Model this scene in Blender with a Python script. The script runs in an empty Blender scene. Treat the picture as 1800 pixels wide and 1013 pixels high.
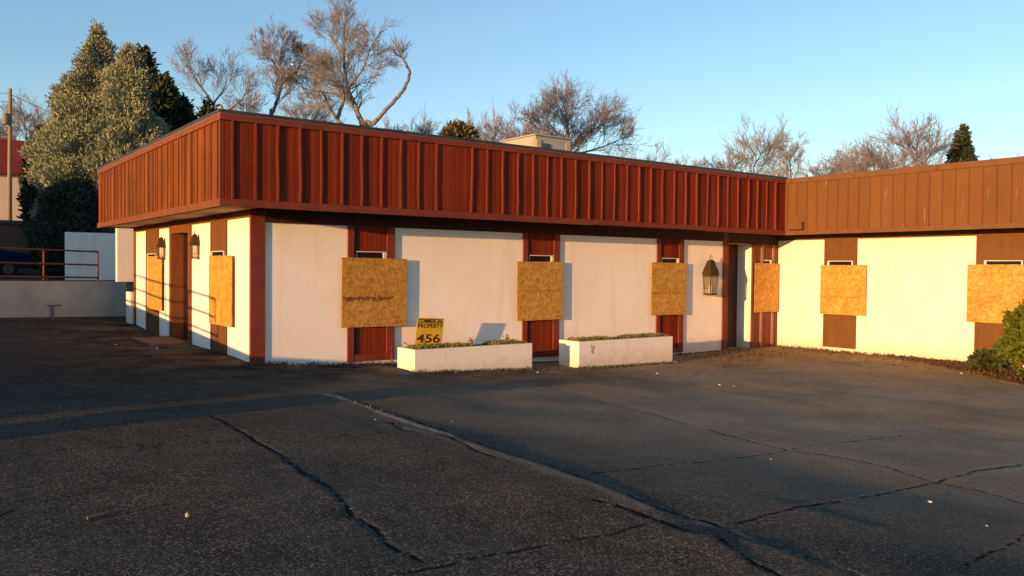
import bpy, math, random
import numpy as np
from mathutils import Vector, Matrix, noise as mnoise
random.seed(7); rng = np.random.default_rng(7)
scn = bpy.context.scene
COL = scn.collection

# ------------------------------------------------------------------ camera
F, YAW, PITCH, ROLL, H = 1450.717, 0.636563, -0.023091, 0.009234, 1.73
cy, sy = math.cos(YAW), math.sin(YAW)
FW = Vector((sy*math.cos(PITCH), cy*math.cos(PITCH), math.sin(PITCH)))
R0 = Vector((cy, -sy, 0)); U0 = R0.cross(FW)
RR = R0*math.cos(ROLL)+U0*math.sin(ROLL); UU = -R0*math.sin(ROLL)+U0*math.cos(ROLL)
cd = bpy.data.cameras.new("camera"); cam = bpy.data.objects.new("camera", cd); COL.objects.link(cam)
cd.sensor_width = 36; cd.lens = F/1800*36; cd.clip_end = 3000; cd.clip_start = 0.05
M = Matrix((RR, UU, -FW)).transposed().to_4x4(); M.translation = (0, 0, H); cam.matrix_world = M
scn.camera = cam
def ray(u, v): return FW+RR*((u-900)/F)-UU*((v-506.5)/F)
def at_depth(u, v, d):                 # world point seen at photo pixel u,v at forward distance d
    return Vector((0, 0, H))+ray(u, v)*d

# ------------------------------------------------------------------ light
TANAZ = 0.235; EL = math.radians(5.6); AZ = math.atan(TANAZ)
sd = Vector((math.cos(AZ)*math.cos(EL), math.sin(AZ)*math.cos(EL), -math.sin(EL)))   # travel direction
sl = bpy.data.lights.new("sun", 'SUN'); sl.energy = 5.0; sl.angle = math.radians(0.5); sl.color = (1.0, .485, .165)
so = bpy.data.objects.new("sun", sl); COL.objects.link(so); so.location = (-20, -5, 12)
so.rotation_euler = sd.to_track_quat('-Z', 'Y').to_euler()
w = bpy.data.worlds.new("World"); scn.world = w; w.use_nodes = True
nt = w.node_tree; nt.nodes.clear()
out = nt.nodes.new('ShaderNodeOutputWorld'); bg = nt.nodes.new('ShaderNodeBackground'); sk = nt.nodes.new('ShaderNodeTexSky')
sk.sky_type = 'NISHITA'; sk.sun_disc = False; sk.sun_elevation = EL
sk.sun_rotation = math.atan2(-sd.x, -sd.y)
sk.air_density = 1.0; sk.dust_density = 0.3; sk.ozone_density = 2.0
hs = nt.nodes.new('ShaderNodeMix'); hs.data_type = 'RGBA'; hs.blend_type = 'MULTIPLY'; hs.inputs[0].default_value = 1
hs.inputs[7].default_value = (1.05, 1.10, 1.19, 1)
nt.links.new(sk.outputs[0], hs.inputs[6]); nt.links.new(hs.outputs[2], bg.inputs[0])
bg.inputs[1].default_value = 0.15
nt.links.new(bg.outputs[0], out.inputs[0])
scn.view_settings.view_transform = 'Standard'; scn.view_settings.look = 'None'; scn.view_settings.gamma = 1
scn.view_settings.exposure = 0.9

# ------------------------------------------------------------------ mesh helpers
class MB:
    def __init__(s): s.v = []; s.f = []
    def box(s, x0, y0, z0, x1, y1, z1):
        n = len(s.v)
        s.v += [(x0,y0,z0),(x1,y0,z0),(x1,y1,z0),(x0,y1,z0),(x0,y0,z1),(x1,y0,z1),(x1,y1,z1),(x0,y1,z1)]
        s.f += [(n,n+3,n+2,n+1),(n+4,n+5,n+6,n+7),(n,n+1,n+5,n+4),(n+1,n+2,n+6,n+5),(n+2,n+3,n+7,n+6),(n+3,n,n+4,n+7)]
        return s
    def prism(s, pts, z0, z1):
        # pts: list of (x,y) ; z0,z1 may be lists
        n = len(s.v); k = len(pts)
        a = z0 if hasattr(z0, '__len__') else [z0]*k; b = z1 if hasattr(z1, '__len__') else [z1]*k
        s.v += [(p[0], p[1], a[i]) for i, p in enumerate(pts)]+[(p[0], p[1], b[i]) for i, p in enumerate(pts)]
        s.f += [tuple(n+i for i in range(k))[::-1], tuple(n+k+i for i in range(k))]
        s.f += [(n+i, n+(i+1) % k, n+k+(i+1) % k, n+k+i) for i in range(k)]
        return s
    def poly(s, pts):
        n = len(s.v); s.v += [tuple(p) for p in pts]; s.f.append(tuple(range(n, n+len(pts)))); return s
    def tube(s, pts, rad, sides=8, cap=True):
        pts = [Vector(p) for p in pts]; n0 = len(s.v)
        rad = rad if hasattr(rad, '__len__') else [rad]*len(pts)
        for i, p in enumerate(pts):
            a = pts[max(i-1, 0)]; b = pts[min(i+1, len(pts)-1)]
            d = (b-a).normalized() if (b-a).length > 1e-9 else Vector((0, 0, 1))
            ref = Vector((0, 0, 1)) if abs(d.z) < .9 else Vector((1, 0, 0))
            e1 = d.cross(ref).normalized(); e2 = d.cross(e1)
            for k in range(sides):
                t = 2*math.pi*k/sides+.3
                s.v.append(tuple(p+(e1*math.cos(t)+e2*math.sin(t))*rad[i]))
        for i in range(len(pts)-1):
            for k in range(sides):
                a = n0+i*sides+k; b = n0+i*sides+(k+1) % sides
                s.f.append((a, b, b+sides, a+sides))
        if cap:
            s.f.append(tuple(n0+k for k in range(sides))[::-1]); s.f.append(tuple(n0+(len(pts)-1)*sides+k for k in range(sides)))
        return s
    def build(s, name, mat, parent=None, bevel=0, smooth=False):
        me = bpy.data.meshes.new(name); me.from_pydata(s.v, [], s.f); me.update()
        if mat: me.materials.append(mat)
        o = bpy.data.objects.new(name, me); COL.objects.link(o)
        if smooth:
            me.polygons.foreach_set('use_smooth', [True]*len(me.polygons))
        if bevel:
            b = o.modifiers.new('bevel', 'BEVEL'); b.width = bevel; b.segments = 2; b.limit_method = 'ANGLE'
        if parent: o.parent = parent
        return o
def tag(o, label=None, cat=None, group=None, kind=None):
    if label: o['label'] = label
    if cat: o['category'] = cat
    if group: o['group'] = group
    if kind: o['kind'] = kind
    return o
def empty(name, loc, rz=0, sc=1):
    o = bpy.data.objects.new(name, None); COL.objects.link(o); o.location = loc; o.rotation_euler = (0, 0, rz); o.scale = (sc, sc, sc)
    o.empty_display_size = .2
    return o
def fix(o, loc):                       # mesh built in world coordinates under an empty standing at loc
    o.location = (-loc[0], -loc[1], -loc[2]); return o
def copy_tree(o, parent=None):
    c = o.copy(); COL.objects.link(c)
    if parent: c.parent = parent
    for ch in list(o.children): copy_tree(ch, c)
    return c

# ------------------------------------------------------------------ materials
def mat(name, col, rough=.8, bump=0, bscale=30, var=.15, vscale=3, spec=.3, col2=None, metal=0, stretch=None, bdist=.02):
    m = bpy.data.materials.new(name); m.use_nodes = True; t = m.node_tree; N = t.nodes; L = t.links
    b = N['Principled BSDF']; b.inputs['Roughness'].default_value = rough; b.inputs['Specular IOR Level'].default_value = spec
    b.inputs['Metallic'].default_value = metal
    tc = N.new('ShaderNodeTexCoord'); src = tc.outputs['Object']
    if stretch:
        mp = N.new('ShaderNodeMapping'); mp.inputs['Scale'].default_value = stretch; L.new(src, mp.inputs[0]); src = mp.outputs[0]
    nz = N.new('ShaderNodeTexNoise'); nz.inputs['Scale'].default_value = vscale; nz.inputs['Detail'].default_value = 6; nz.inputs['Roughness'].default_value = .65
    L.new(src, nz.inputs['Vector'])
    mr = N.new('ShaderNodeMapRange'); mr.inputs[1].default_value = .3; mr.inputs[2].default_value = .7; L.new(nz.outputs[0], mr.inputs[0])
    mx = N.new('ShaderNodeMix'); mx.data_type = 'RGBA'
    c2 = col2 if col2 else tuple(c*(1-2*var) for c in col)
    mx.inputs[6].default_value = (*c2, 1); mx.inputs[7].default_value = (*col, 1)
    L.new(mr.outputs[0], mx.inputs[0]); L.new(mx.outputs[2], b.inputs['Base Color'])
    if bump:
        n2 = N.new('ShaderNodeTexNoise'); n2.inputs['Scale'].default_value = bscale; n2.inputs['Detail'].default_value = 5
        L.new(src, n2.inputs['Vector'])
        bp = N.new('ShaderNodeBump'); bp.inputs['Strength'].default_value = bump; bp.inputs['Distance'].default_value = bdist
        L.new(n2.outputs[0], bp.inputs['Height']); L.new(bp.outputs[0], b.inputs['Normal'])
    m['mix'] = mx.name
    return m

def stucco_mat(name, col):
    m = mat(name, col, .9, .55, 55, .05, .8, spec=.15, bdist=.006)
    t = m.node_tree; N = t.nodes; L = t.links; b = N['Principled BSDF']
    mx = N[m['mix']]; tc = [n for n in N if n.type == 'TEX_COORD'][0]
    # vertical rain streaks and grime along the foot of the wall
    mp = N.new('ShaderNodeMapping'); mp.inputs['Scale'].default_value = (3.0, 3.0, .25); L.new(tc.outputs['Object'], mp.inputs[0])
    n = N.new('ShaderNodeTexNoise'); n.inputs['Scale'].default_value = 1.3; n.inputs['Detail'].default_value = 7; L.new(mp.outputs[0], n.inputs['Vector'])
    r = N.new('ShaderNodeMapRange'); r.inputs[1].default_value = .52; r.inputs[2].default_value = .8; r.inputs[4].default_value = .30; L.new(n.outputs[0], r.inputs[0])
    sx = N.new('ShaderNodeSeparateXYZ'); L.new(tc.outputs['Object'], sx.inputs[0])
    n3 = N.new('ShaderNodeTexNoise'); n3.inputs['Scale'].default_value = 5; n3.inputs['Detail'].default_value = 6; L.new(tc.outputs['Object'], n3.inputs['Vector'])
    ma = N.new('ShaderNodeMath'); ma.operation = 'MULTIPLY_ADD'; ma.inputs[1].default_value = -.55; L.new(n3.outputs[0], ma.inputs[0]); L.new(sx.outputs[2], ma.inputs[2])
    r2 = N.new('ShaderNodeMapRange'); r2.inputs[1].default_value = -.28; r2.inputs[2].default_value = -.62; r2.inputs[4].default_value = .55; L.new(ma.outputs[0], r2.inputs[0])
    mm = N.new('ShaderNodeMath'); mm.operation = 'MAXIMUM'; L.new(r.outputs[0], mm.inputs[0]); L.new(r2.outputs[0], mm.inputs[1])
    g = N.new('ShaderNodeMix'); g.data_type = 'RGBA'; g.inputs[7].default_value = (col[0]*.55, col[1]*.5, col[2]*.42, 1)
    L.new(mm.outputs[0], g.inputs[0]); L.new(mx.outputs[2], g.inputs[6]); L.new(g.outputs[2], b.inputs['Base Color'])
    return m

def siding_mat(name, col, axis=0, pitch=.1, depth=.9, var=.22, faded=(.3, .2, .14), fade=.0):
    """rough-sawn painted plywood with vertical grooves; every board has its own tone"""
    m = bpy.data.materials.new(name); m.use_nodes = True; t = m.node_tree; N = t.nodes; L = t.links; b = N['Principled BSDF']
    b.inputs['Roughness'].default_value = .8; b.inputs['Specular IOR Level'].default_value = .08
    tc = N.new('ShaderNodeTexCoord'); sx = N.new('ShaderNodeSeparateXYZ'); L.new(tc.outputs['Object'], sx.inputs[0])
    def M_(op, a, bb=None, c=None):
        n = N.new('ShaderNodeMath'); n.operation = op
        for i, q in enumerate((a, bb, c)):
            if q is None: continue
            if isinstance(q, (int, float)): n.inputs[i].default_value = q
            else: L.new(q, n.inputs[i])
        return n.outputs[0]
    s = M_('DIVIDE', sx.outputs[axis], pitch)
    fl = M_('FLOOR', s); fr = M_('FRACT', s)
    wn = N.new('ShaderNodeTexWhiteNoise'); wn.noise_dimensions = '1D'; L.new(fl, wn.inputs['W'])
    mp = N.new('ShaderNodeMapping'); mp.inputs['Scale'].default_value = (40, 40, 1.2); L.new(tc.outputs['Object'], mp.inputs[0])
    n1 = N.new('ShaderNodeTexNoise'); n1.inputs['Scale'].default_value = 1; n1.inputs['Detail'].default_value = 6; L.new(mp.outputs[0], n1.inputs['Vector'])
    n2 = N.new('ShaderNodeTexNoise'); n2.inputs['Scale'].default_value = 1.1; n2.inputs['Detail'].default_value = 5; L.new(tc.outputs['Object'], n2.inputs['Vector'])
    tone = M_('ADD', M_('MULTIPLY', wn.outputs[0], .35), M_('ADD', M_('MULTIPLY', n1.outputs[0], .55), M_('MULTIPLY', n2.outputs[0], .6)))
    mr = N.new('ShaderNodeMapRange'); mr.inputs[1].default_value = .45; mr.inputs[2].default_value = 1.1; L.new(tone, mr.inputs[0])
    mx = N.new('ShaderNodeMix'); mx.data_type = 'RGBA'
    mx.inputs[6].default_value = (*[c*(1-2*var) for c in col], 1); mx.inputs[7].default_value = (*[c*(1+var) for c in col], 1)
    L.new(mr.outputs[0], mx.inputs[0])
    gr = M_('LESS_THAN', fr, .10)
    mx2 = N.new('ShaderNodeMix'); mx2.data_type = 'RGBA'; mx2.inputs[7].default_value = (*[c*.35 for c in col], 1)
    L.new(M_('MULTIPLY', gr, depth), mx2.inputs[0]); L.new(mx.outputs[2], mx2.inputs[6])
    # worn patches where the paint has gone
    mp3 = N.new('ShaderNodeMapping'); mp3.inputs['Scale'].default_value = (9, 9, .8); L.new(tc.outputs['Object'], mp3.inputs[0])
    n3 = N.new('ShaderNodeTexNoise'); n3.inputs['Scale'].default_value = 1; n3.inputs['Detail'].default_value = 8; n3.inputs['Roughness'].default_value = .7; L.new(mp3.outputs[0], n3.inputs['Vector'])
    r3 = N.new('ShaderNodeMapRange'); r3.inputs[1].default_value = .62; r3.inputs[2].default_value = .74; r3.inputs[4].default_value = fade; L.new(n3.outputs[0], r3.inputs[0])
    mx3 = N.new('ShaderNodeMix'); mx3.data_type = 'RGBA'; mx3.inputs[7].default_value = (*faded, 1)
    L.new(r3.outputs[0], mx3.inputs[0]); L.new(mx2.outputs[2], mx3.inputs[6]); L.new(mx3.outputs[2], b.inputs['Base Color'])
    hgt = M_('SUBTRACT', M_('MULTIPLY', n1.outputs[0], .35), M_('MULTIPLY', gr, 1.0))
    bp = N.new('ShaderNodeBump'); bp.inputs['Strength'].default_value = .7; bp.inputs['Distance'].default_value = .006
    L.new(hgt, bp.inputs['Height']); L.new(bp.outputs[0], b.inputs['Normal'])
    return m

def osb_mat(name, horiz=0, tint=(1, 1, 1), marks=()):
    m = bpy.data.materials.new(name); m.use_nodes = True; t = m.node_tree; N = t.nodes; L = t.links; b = N['Principled BSDF']
    b.inputs['Roughness'].default_value = .6; b.inputs['Specular IOR Level'].default_value = .3
    tc = N.new('ShaderNodeTexCoord')
    cols = []
    base = None
    nzz = N.new('ShaderNodeTexNoise'); nzz.inputs['Scale'].default_value = 9; nzz.inputs['Detail'].default_value = 3
    L.new(tc.outputs['Object'], nzz.inputs['Vector'])
    va = N.new('ShaderNodeVectorMath'); va.operation = 'MULTIPLY_ADD'; va.inputs[1].default_value = (.12, .12, .12)
    L.new(nzz.outputs['Color'], va.inputs[0]); L.new(tc.outputs['Object'], va.inputs[2])
    vals = []
    for k, (sc, rot) in enumerate([((9, 9, 20), .5), ((20, 20, 9), -.4), ((38, 38, 16), .9)]):
        mp = N.new('ShaderNodeMapping'); mp.inputs['Scale'].default_value = [q_*1.35 for q_ in sc]; mp.inputs['Rotation'].default_value = (rot, rot, 0)
        L.new(va.outputs[0], mp.inputs[0])
        vo = N.new('ShaderNodeTexVoronoi'); vo.inputs['Scale'].default_value = 1; L.new(mp.outputs[0], vo.inputs['Vector'])
        sp = N.new('ShaderNodeSeparateColor'); L.new(vo.outputs['Color'], sp.inputs[0]); vals.append(sp.outputs[k])
    a = N.new('ShaderNodeMath'); a.operation = 'ADD'; L.new(vals[0], a.inputs[0]); L.new(vals[1], a.inputs[1])
    a2 = N.new('ShaderNodeMath'); a2.operation = 'MULTIPLY_ADD'; a2.inputs[1].default_value = .8; L.new(vals[2], a2.inputs[0]); L.new(a.outputs[0], a2.inputs[2])
    n5 = N.new('ShaderNodeTexNoise'); n5.inputs['Scale'].default_value = 2.2; n5.inputs['Detail'].default_value = 4; L.new(tc.outputs['Object'], n5.inputs['Vector'])
    a3 = N.new('ShaderNodeMath'); a3.operation = 'MULTIPLY_ADD'; a3.inputs[1].default_value = 1.2; L.new(n5.outputs[0], a3.inputs[0]); L.new(a2.outputs[0], a3.inputs[2])
    cr = N.new('ShaderNodeValToRGB'); e = cr.color_ramp.elements
    def T(c): return (c[0]*tint[0], c[1]*tint[1]*1.07, c[2]*tint[2]*.9, 1)
    e[0].position = .30; e[0].color = T((.27, .125, .026)); e[1].position = .84; e[1].color = T((.54, .31, .085))
    q = e.new(.47); q.color = T((.36, .18, .038)); q = e.new(.62); q.color = T((.42, .22, .050))
    dv = N.new('ShaderNodeMath'); dv.operation = 'DIVIDE'; dv.inputs[1].default_value = 3.3; L.new(a3.outputs[0], dv.inputs[0]); L.new(dv.outputs[0], cr.inputs[0])
    cur = cr.outputs[0]
    sx = N.new('ShaderNodeSeparateXYZ'); L.new(tc.outputs['Object'], sx.inputs[0])
    for z, wd, k in marks:
        s1 = N.new('ShaderNodeMath'); s1.operation = 'COMPARE'; s1.inputs[1].default_value = z; s1.inputs[2].default_value = wd; L.new(sx.outputs[2], s1.inputs[0])
        s2 = N.new('ShaderNodeMath'); s2.operation = 'MULTIPLY'; s2.inputs[1].default_value = k; L.new(s1.outputs[0], s2.inputs[0])
        mx = N.new('ShaderNodeMix'); mx.data_type = 'RGBA'; mx.inputs[7].default_value = (.13, .05, .015, 1)
        L.new(s2.outputs[0], mx.inputs[0]); L.new(cur, mx.inputs[6]); cur = mx.outputs[2]
    L.new(cur, b.inputs['Base Color'])
    bp = N.new('ShaderNodeBump'); bp.inputs['Strength'].default_value = .35; bp.inputs['Distance'].default_value = .004
    L.new(a2.outputs[0], bp.inputs['Height']); L.new(bp.outputs[0], b.inputs['Normal'])
    return m

WHITE = (.83, .79, .735)
m_stucco = stucco_mat('white_stucco', WHITE)
m_planter = stucco_mat('planter_stucco', (.76, .74, .69))
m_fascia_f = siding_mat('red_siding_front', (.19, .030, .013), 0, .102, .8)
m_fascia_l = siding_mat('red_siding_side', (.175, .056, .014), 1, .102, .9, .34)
m_fascia_w = siding_mat('brown_siding', (.145, .069, .024), 1, .305, .45, .10, (.42, .33, .27), .5)
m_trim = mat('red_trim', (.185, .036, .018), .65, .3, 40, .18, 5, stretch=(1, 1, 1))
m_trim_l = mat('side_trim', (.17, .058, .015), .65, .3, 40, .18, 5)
m_brown = mat('brown_trim', (.14, .065, .024), .7, .3, 40, .15, 4)
m_panel_b = mat('brown_panel', (.125, .056, .014), .7, .25, 30, .12, 3, stretch=(2, 2, .5))
m_soffit_lit = mat('soffit_paint', (.40, .30, .20), .8, .2, 20, .12, 2)  # pale colour stands in for light bounced up under the eaves
m_shade = mat('dark_stain', (.045, .014, .009), .8, .3, 30)  # dark brown with shade put into the colour, for eaves and recesses
m_cap = mat('roof_edge_metal', (.06, .06, .065), .5, .3, 12, .25, 2, metal=.3)
m_roof = mat('roof_felt', (.09, .085, .08), .95, .5, 20)
m_winframe = mat('white_window_frame', (.75, .73, .70), .5)
m_glass = mat('dark_glass', (.010, .010, .012), .45, spec=.12)
m_door = mat('dark_door', (.07, .028, .018), .6, .2, 30)
m_doorcream = mat('cream_door', (.62, .52, .40), .6)
m_brass = mat('aged_brass', (.075, .055, .022), .5, .3, 60, .3, 20, metal=.5)
m_lglass = mat('lantern_glass', (.36, .31, .22), .25, .3, 40, .15, 10, spec=.5)
m_conc = mat('retaining_concrete', (.46, .50, .49), .92, .5, 25, .16, 1.3)
m_conc_d = mat('dark_concrete', (.13, .115, .095), .95, .8, 18, .3, 4)
m_rail = mat('rusty_rail', (.20, .078, .045), .7, .4, 60, .25, 12)
m_soil = mat('soil', (.10, .075, .045), 1, 1, 30, .3, 8)
m_bark = mat('bark', (.19, .185, .165), .95, .6, 12, .25, 3, stretch=(1, 1, .3))
m_bark_d = mat('far_bark', (.17, .15, .14), .95, 0, 12, .2, 3)
m_yellow = mat('yellow_sign', (.62, .42, .03), .45, var=.08, vscale=6)
m_black = mat('black_print', (.085, .022, .008), .6)
m_stain = mat('brown_marker', (.19, .07, .018), .8)
m_hvac = mat('cream_metal', (.40, .36, .30), .5, .1, 10, .08, 3)
m_hvac2 = mat('grey_metal', (.34, .36, .34), .5, .1, 10, .08, 3)
m_pole = mat('pole_wood', (.30, .22, .13), .9, .5, 20, .2, 4, stretch=(6, 6, .5))
m_grey = mat('grey_metal_dark', (.18, .18, .18), .5)
m_mansard = mat('red_metal_roof', (.20, .030, .022), .55, .2, 30, .15, 2)
m_cream = mat('cream_wall', (.66, .56, .46), .9, .3, 20, .1, .5)
m_brick = mat('brown_bank', (.20, .115, .085), .95, .5, 20, .2, 2)
m_carblue = mat('blue_car_paint', (.014, .026, .075), .3, var=.05, spec=.6)
m_tyre = mat('tyre_rubber', (.02, .02, .02), .8)
m_chrome = mat('wheel_metal', (.4, .4, .4), .35, metal=.8)
m_white = mat('white_litter', (.75, .72, .66), .8)
m_stone = mat('stone', (.40, .34, .26), .9, .6, 30)
m_twig = mat('twig_wood', (.16, .11, .07), .9)

def leaf_mat(name, c1, c2, scale=1.5, rough=.7, trans=.15):
    m = mat(name, c1, rough, var=.2, vscale=scale, col2=c2, spec=.2)
    return m
m_cyp = leaf_mat('blue_green_foliage', (.29, .33, .23), (.17, .205, .14), 1.7)
m_cyp_d = leaf_mat('dark_green_foliage', (.045, .065, .030), (.022, .035, .020), 1.5)
m_cyp_b = leaf_mat('deep_blue_foliage', (.045, .072, .060), (.022, .038, .034), 1.5)  # blue shade of the conifer foot put into the leaf colour
m_shrub = leaf_mat('shrub_leaf', (.105, .135, .012), (.045, .07, .010), 5)
m_laurel = leaf_mat('dark_shrub_leaf', (.05, .075, .02), (.03, .04, .012), 6)
m_ivy = leaf_mat('ivy', (.13, .125, .06), (.07, .07, .035), 2)
m_grass = leaf_mat('green_grass', (.14, .17, .03), (.17, .14, .05), 6)
m_litter = leaf_mat('dry_leaves', (.13, .07, .03), (.04, .024, .014), 12)

m_lglass.node_tree.nodes['Principled BSDF'].inputs['Alpha'].default_value = .38
# ------------------------------------------------------------------ ground shape
def sstep(a, b, x): t = np.clip((x-a)/(b-a), 0, 1); return t*t*(3-2*t)
gx = np.array([-400, -30, -6, 1, 4, 5.2, 8, 12, 16, 21, 60, 400.])
gz = np.array([.6, .5, .28, .08, .0, -.07, -.23, -.42, -.49, -.46, -.6, -1.])
def G(x, y):
    x = np.asarray(x, float); y = np.asarray(y, float)
    z = np.interp(x, gx, gz)
    b = sstep(13.5, 16.5, y)*(1-sstep(5.3, 6, x))
    z = z*(1-b)+b*np.where(x < 2, z*.6, .0)
    return z+b*sstep(21.5, 25.5, y)*(.15+.045*np.clip(5-x, 0, 4))
def Gs(x, y): return float(G(x, y))
def gpix(u, v):
    z = 0
    for _ in range(40):
        d = ray(u, v); t = (z-H)/d.z; P = Vector((0, 0, H))+d*t; z = Gs(P.x, P.y)
    return P

# cracks, traced as they run over the lot : (points, half width m, depth m, pale)
CR = [
 ([(590,690),(640,707),(700,728),(770,752),(830,775),(900,800),(960,818),(1040,848),(1120,880),(1200,910),(1250,918),(1330,955),(1420,985),(1520,1020)], .040, .03, 0),
 ([(690,742),(705,757),(740,762),(790,770),(830,792),(900,815)], .028, .02, 0),
 ([(1040,880),(1110,900),(1160,918),(1215,938),(1260,945),(1320,985),(1390,1020)], .055, .04, 0),
 ([(370,728),(410,752),(450,775),(490,798),(540,835),(590,868),(625,908),(665,940),(700,968),(740,985)], .028, .025, 0),
 ([(470,778),(560,770),(640,765),(700,760)], .012, .012, 0),
 ([(40,795),(120,789),(200,785),(300,781),(400,778),(450,776)], .02, .012, 0),
 ([(680,1013),(760,995),(850,975),(940,958),(1050,940),(1160,918)], .016, .02, 0),
 ([(1040,835),(1150,820),(1270,808),(1380,792),(1410,788),(1500,775),(1600,765)], .016, .015, 0),
 ([(900,678),(1000,690),(1080,712),(1180,738),(1270,762),(1380,790),(1480,805),(1560,822),(1640,845)], .020, .018, 0),
 ([(1300,920),(1400,898),(1500,875),(1600,852),(1640,846),(1720,830),(1810,815)], .026, .025, 0),
 ([(1180,672),(1300,690),(1420,712),(1530,730),(1640,750),(1740,770),(1800,775)], .016, .012, 0),
 ([(1690,1000),(1740,968),(1810,935)], .018, .018, 0),
 ([(1640,845),(1720,860),(1810,885)], .012, .01, 0),
 ([(0,905),(70,880),(160,862)], .012, .01, 0),
]
PALE = [([(572,693),(596,697),(634,711),(692,733),(750,754),(796,767)], .050, 1.0),
        ([(830,782),(900,806),(980,835),(1060,862),(1130,895)], .09, .33),
        ([(1130,892),(1230,920),(1290,935),(1350,965),(1450,993),(1520,1018)], .022, .45),
        ([(975,680),(1060,697),(1180,733),(1240,745)], .03, .35),
        ([(690,748),(760,765),(840,790)], .05, .25),
        ([(1110,692),(1165,700)], .05, .35), ([(1080,680),(1120,684)], .05, .25)]
HEAVE = [([(600,700),(700,733),(770,757),(830,777),(900,802),(960,820),(1040,850),(1120,882),(1200,912),(1260,922)], .30, .0135),
         ([(1120,900),(1160,918),(1215,938),(1260,945),(1320,985),(1390,1020)], .22, .017),
         ([(1260,925),(1330,957),(1420,987),(1520,1020)], .12, .012),
         ([(480,790),(540,838),(590,870),(625,910)], .10, .006),
         ([(690,742),(705,757),(720,762)], .12, .02),
         ([(1340,870),(1450,905),(1540,925),(1640,950)], .5, .012),
         ([(1640,846),(1720,832),(1810,817)], .12, .006), ([(1300,920),(1400,898),(1500,875),(1600,852)], .12, .006),
         ([(60,793),(200,787),(330,781)], .3, .014)]
def world_line(pts, jit=.03, step=.10, fine=0):
    P = [gpix(u, v) for u, v in pts]; o = []
    for a, b in zip(P[:-1], P[1:]):
        n = max(1, int((b-a).length/step))
        for i in range(n): o.append(a.lerp(b, i/n))
    o.append(P[-1])
    o = np.array([(p.x, p.y) for p in o])
    if fine:
        k = max(2, int(step/.03)); t0 = np.arange(len(o)); t1 = np.linspace(0, len(o)-1, len(o)*k)
        o = np.stack([np.interp(t1, t0, o[:, 0]), np.interp(t1, t0, o[:, 1])], 1)
    d = np.gradient(o, axis=0); nrm = np.stack([-d[:, 1], d[:, 0]], 1); nrm /= np.linalg.norm(nrm, axis=1)[:, None]+1e-9
    j = np.convolve(rng.normal(0, 1, len(o)+4), [.2, .6, .6, .6, .2], 'valid')[:len(o)]
    if fine:
        L2 = len(o); j = np.interp(np.arange(L2), np.arange(0, L2+8, 8), rng.normal(0, 1, len(np.arange(0, L2+8, 8))))+np.interp(np.arange(L2), np.arange(0, L2+3, 3), rng.normal(0, 1, len(np.arange(0, L2+3, 3))))*fine
    return o+nrm*(j*jit)[:, None]

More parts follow.
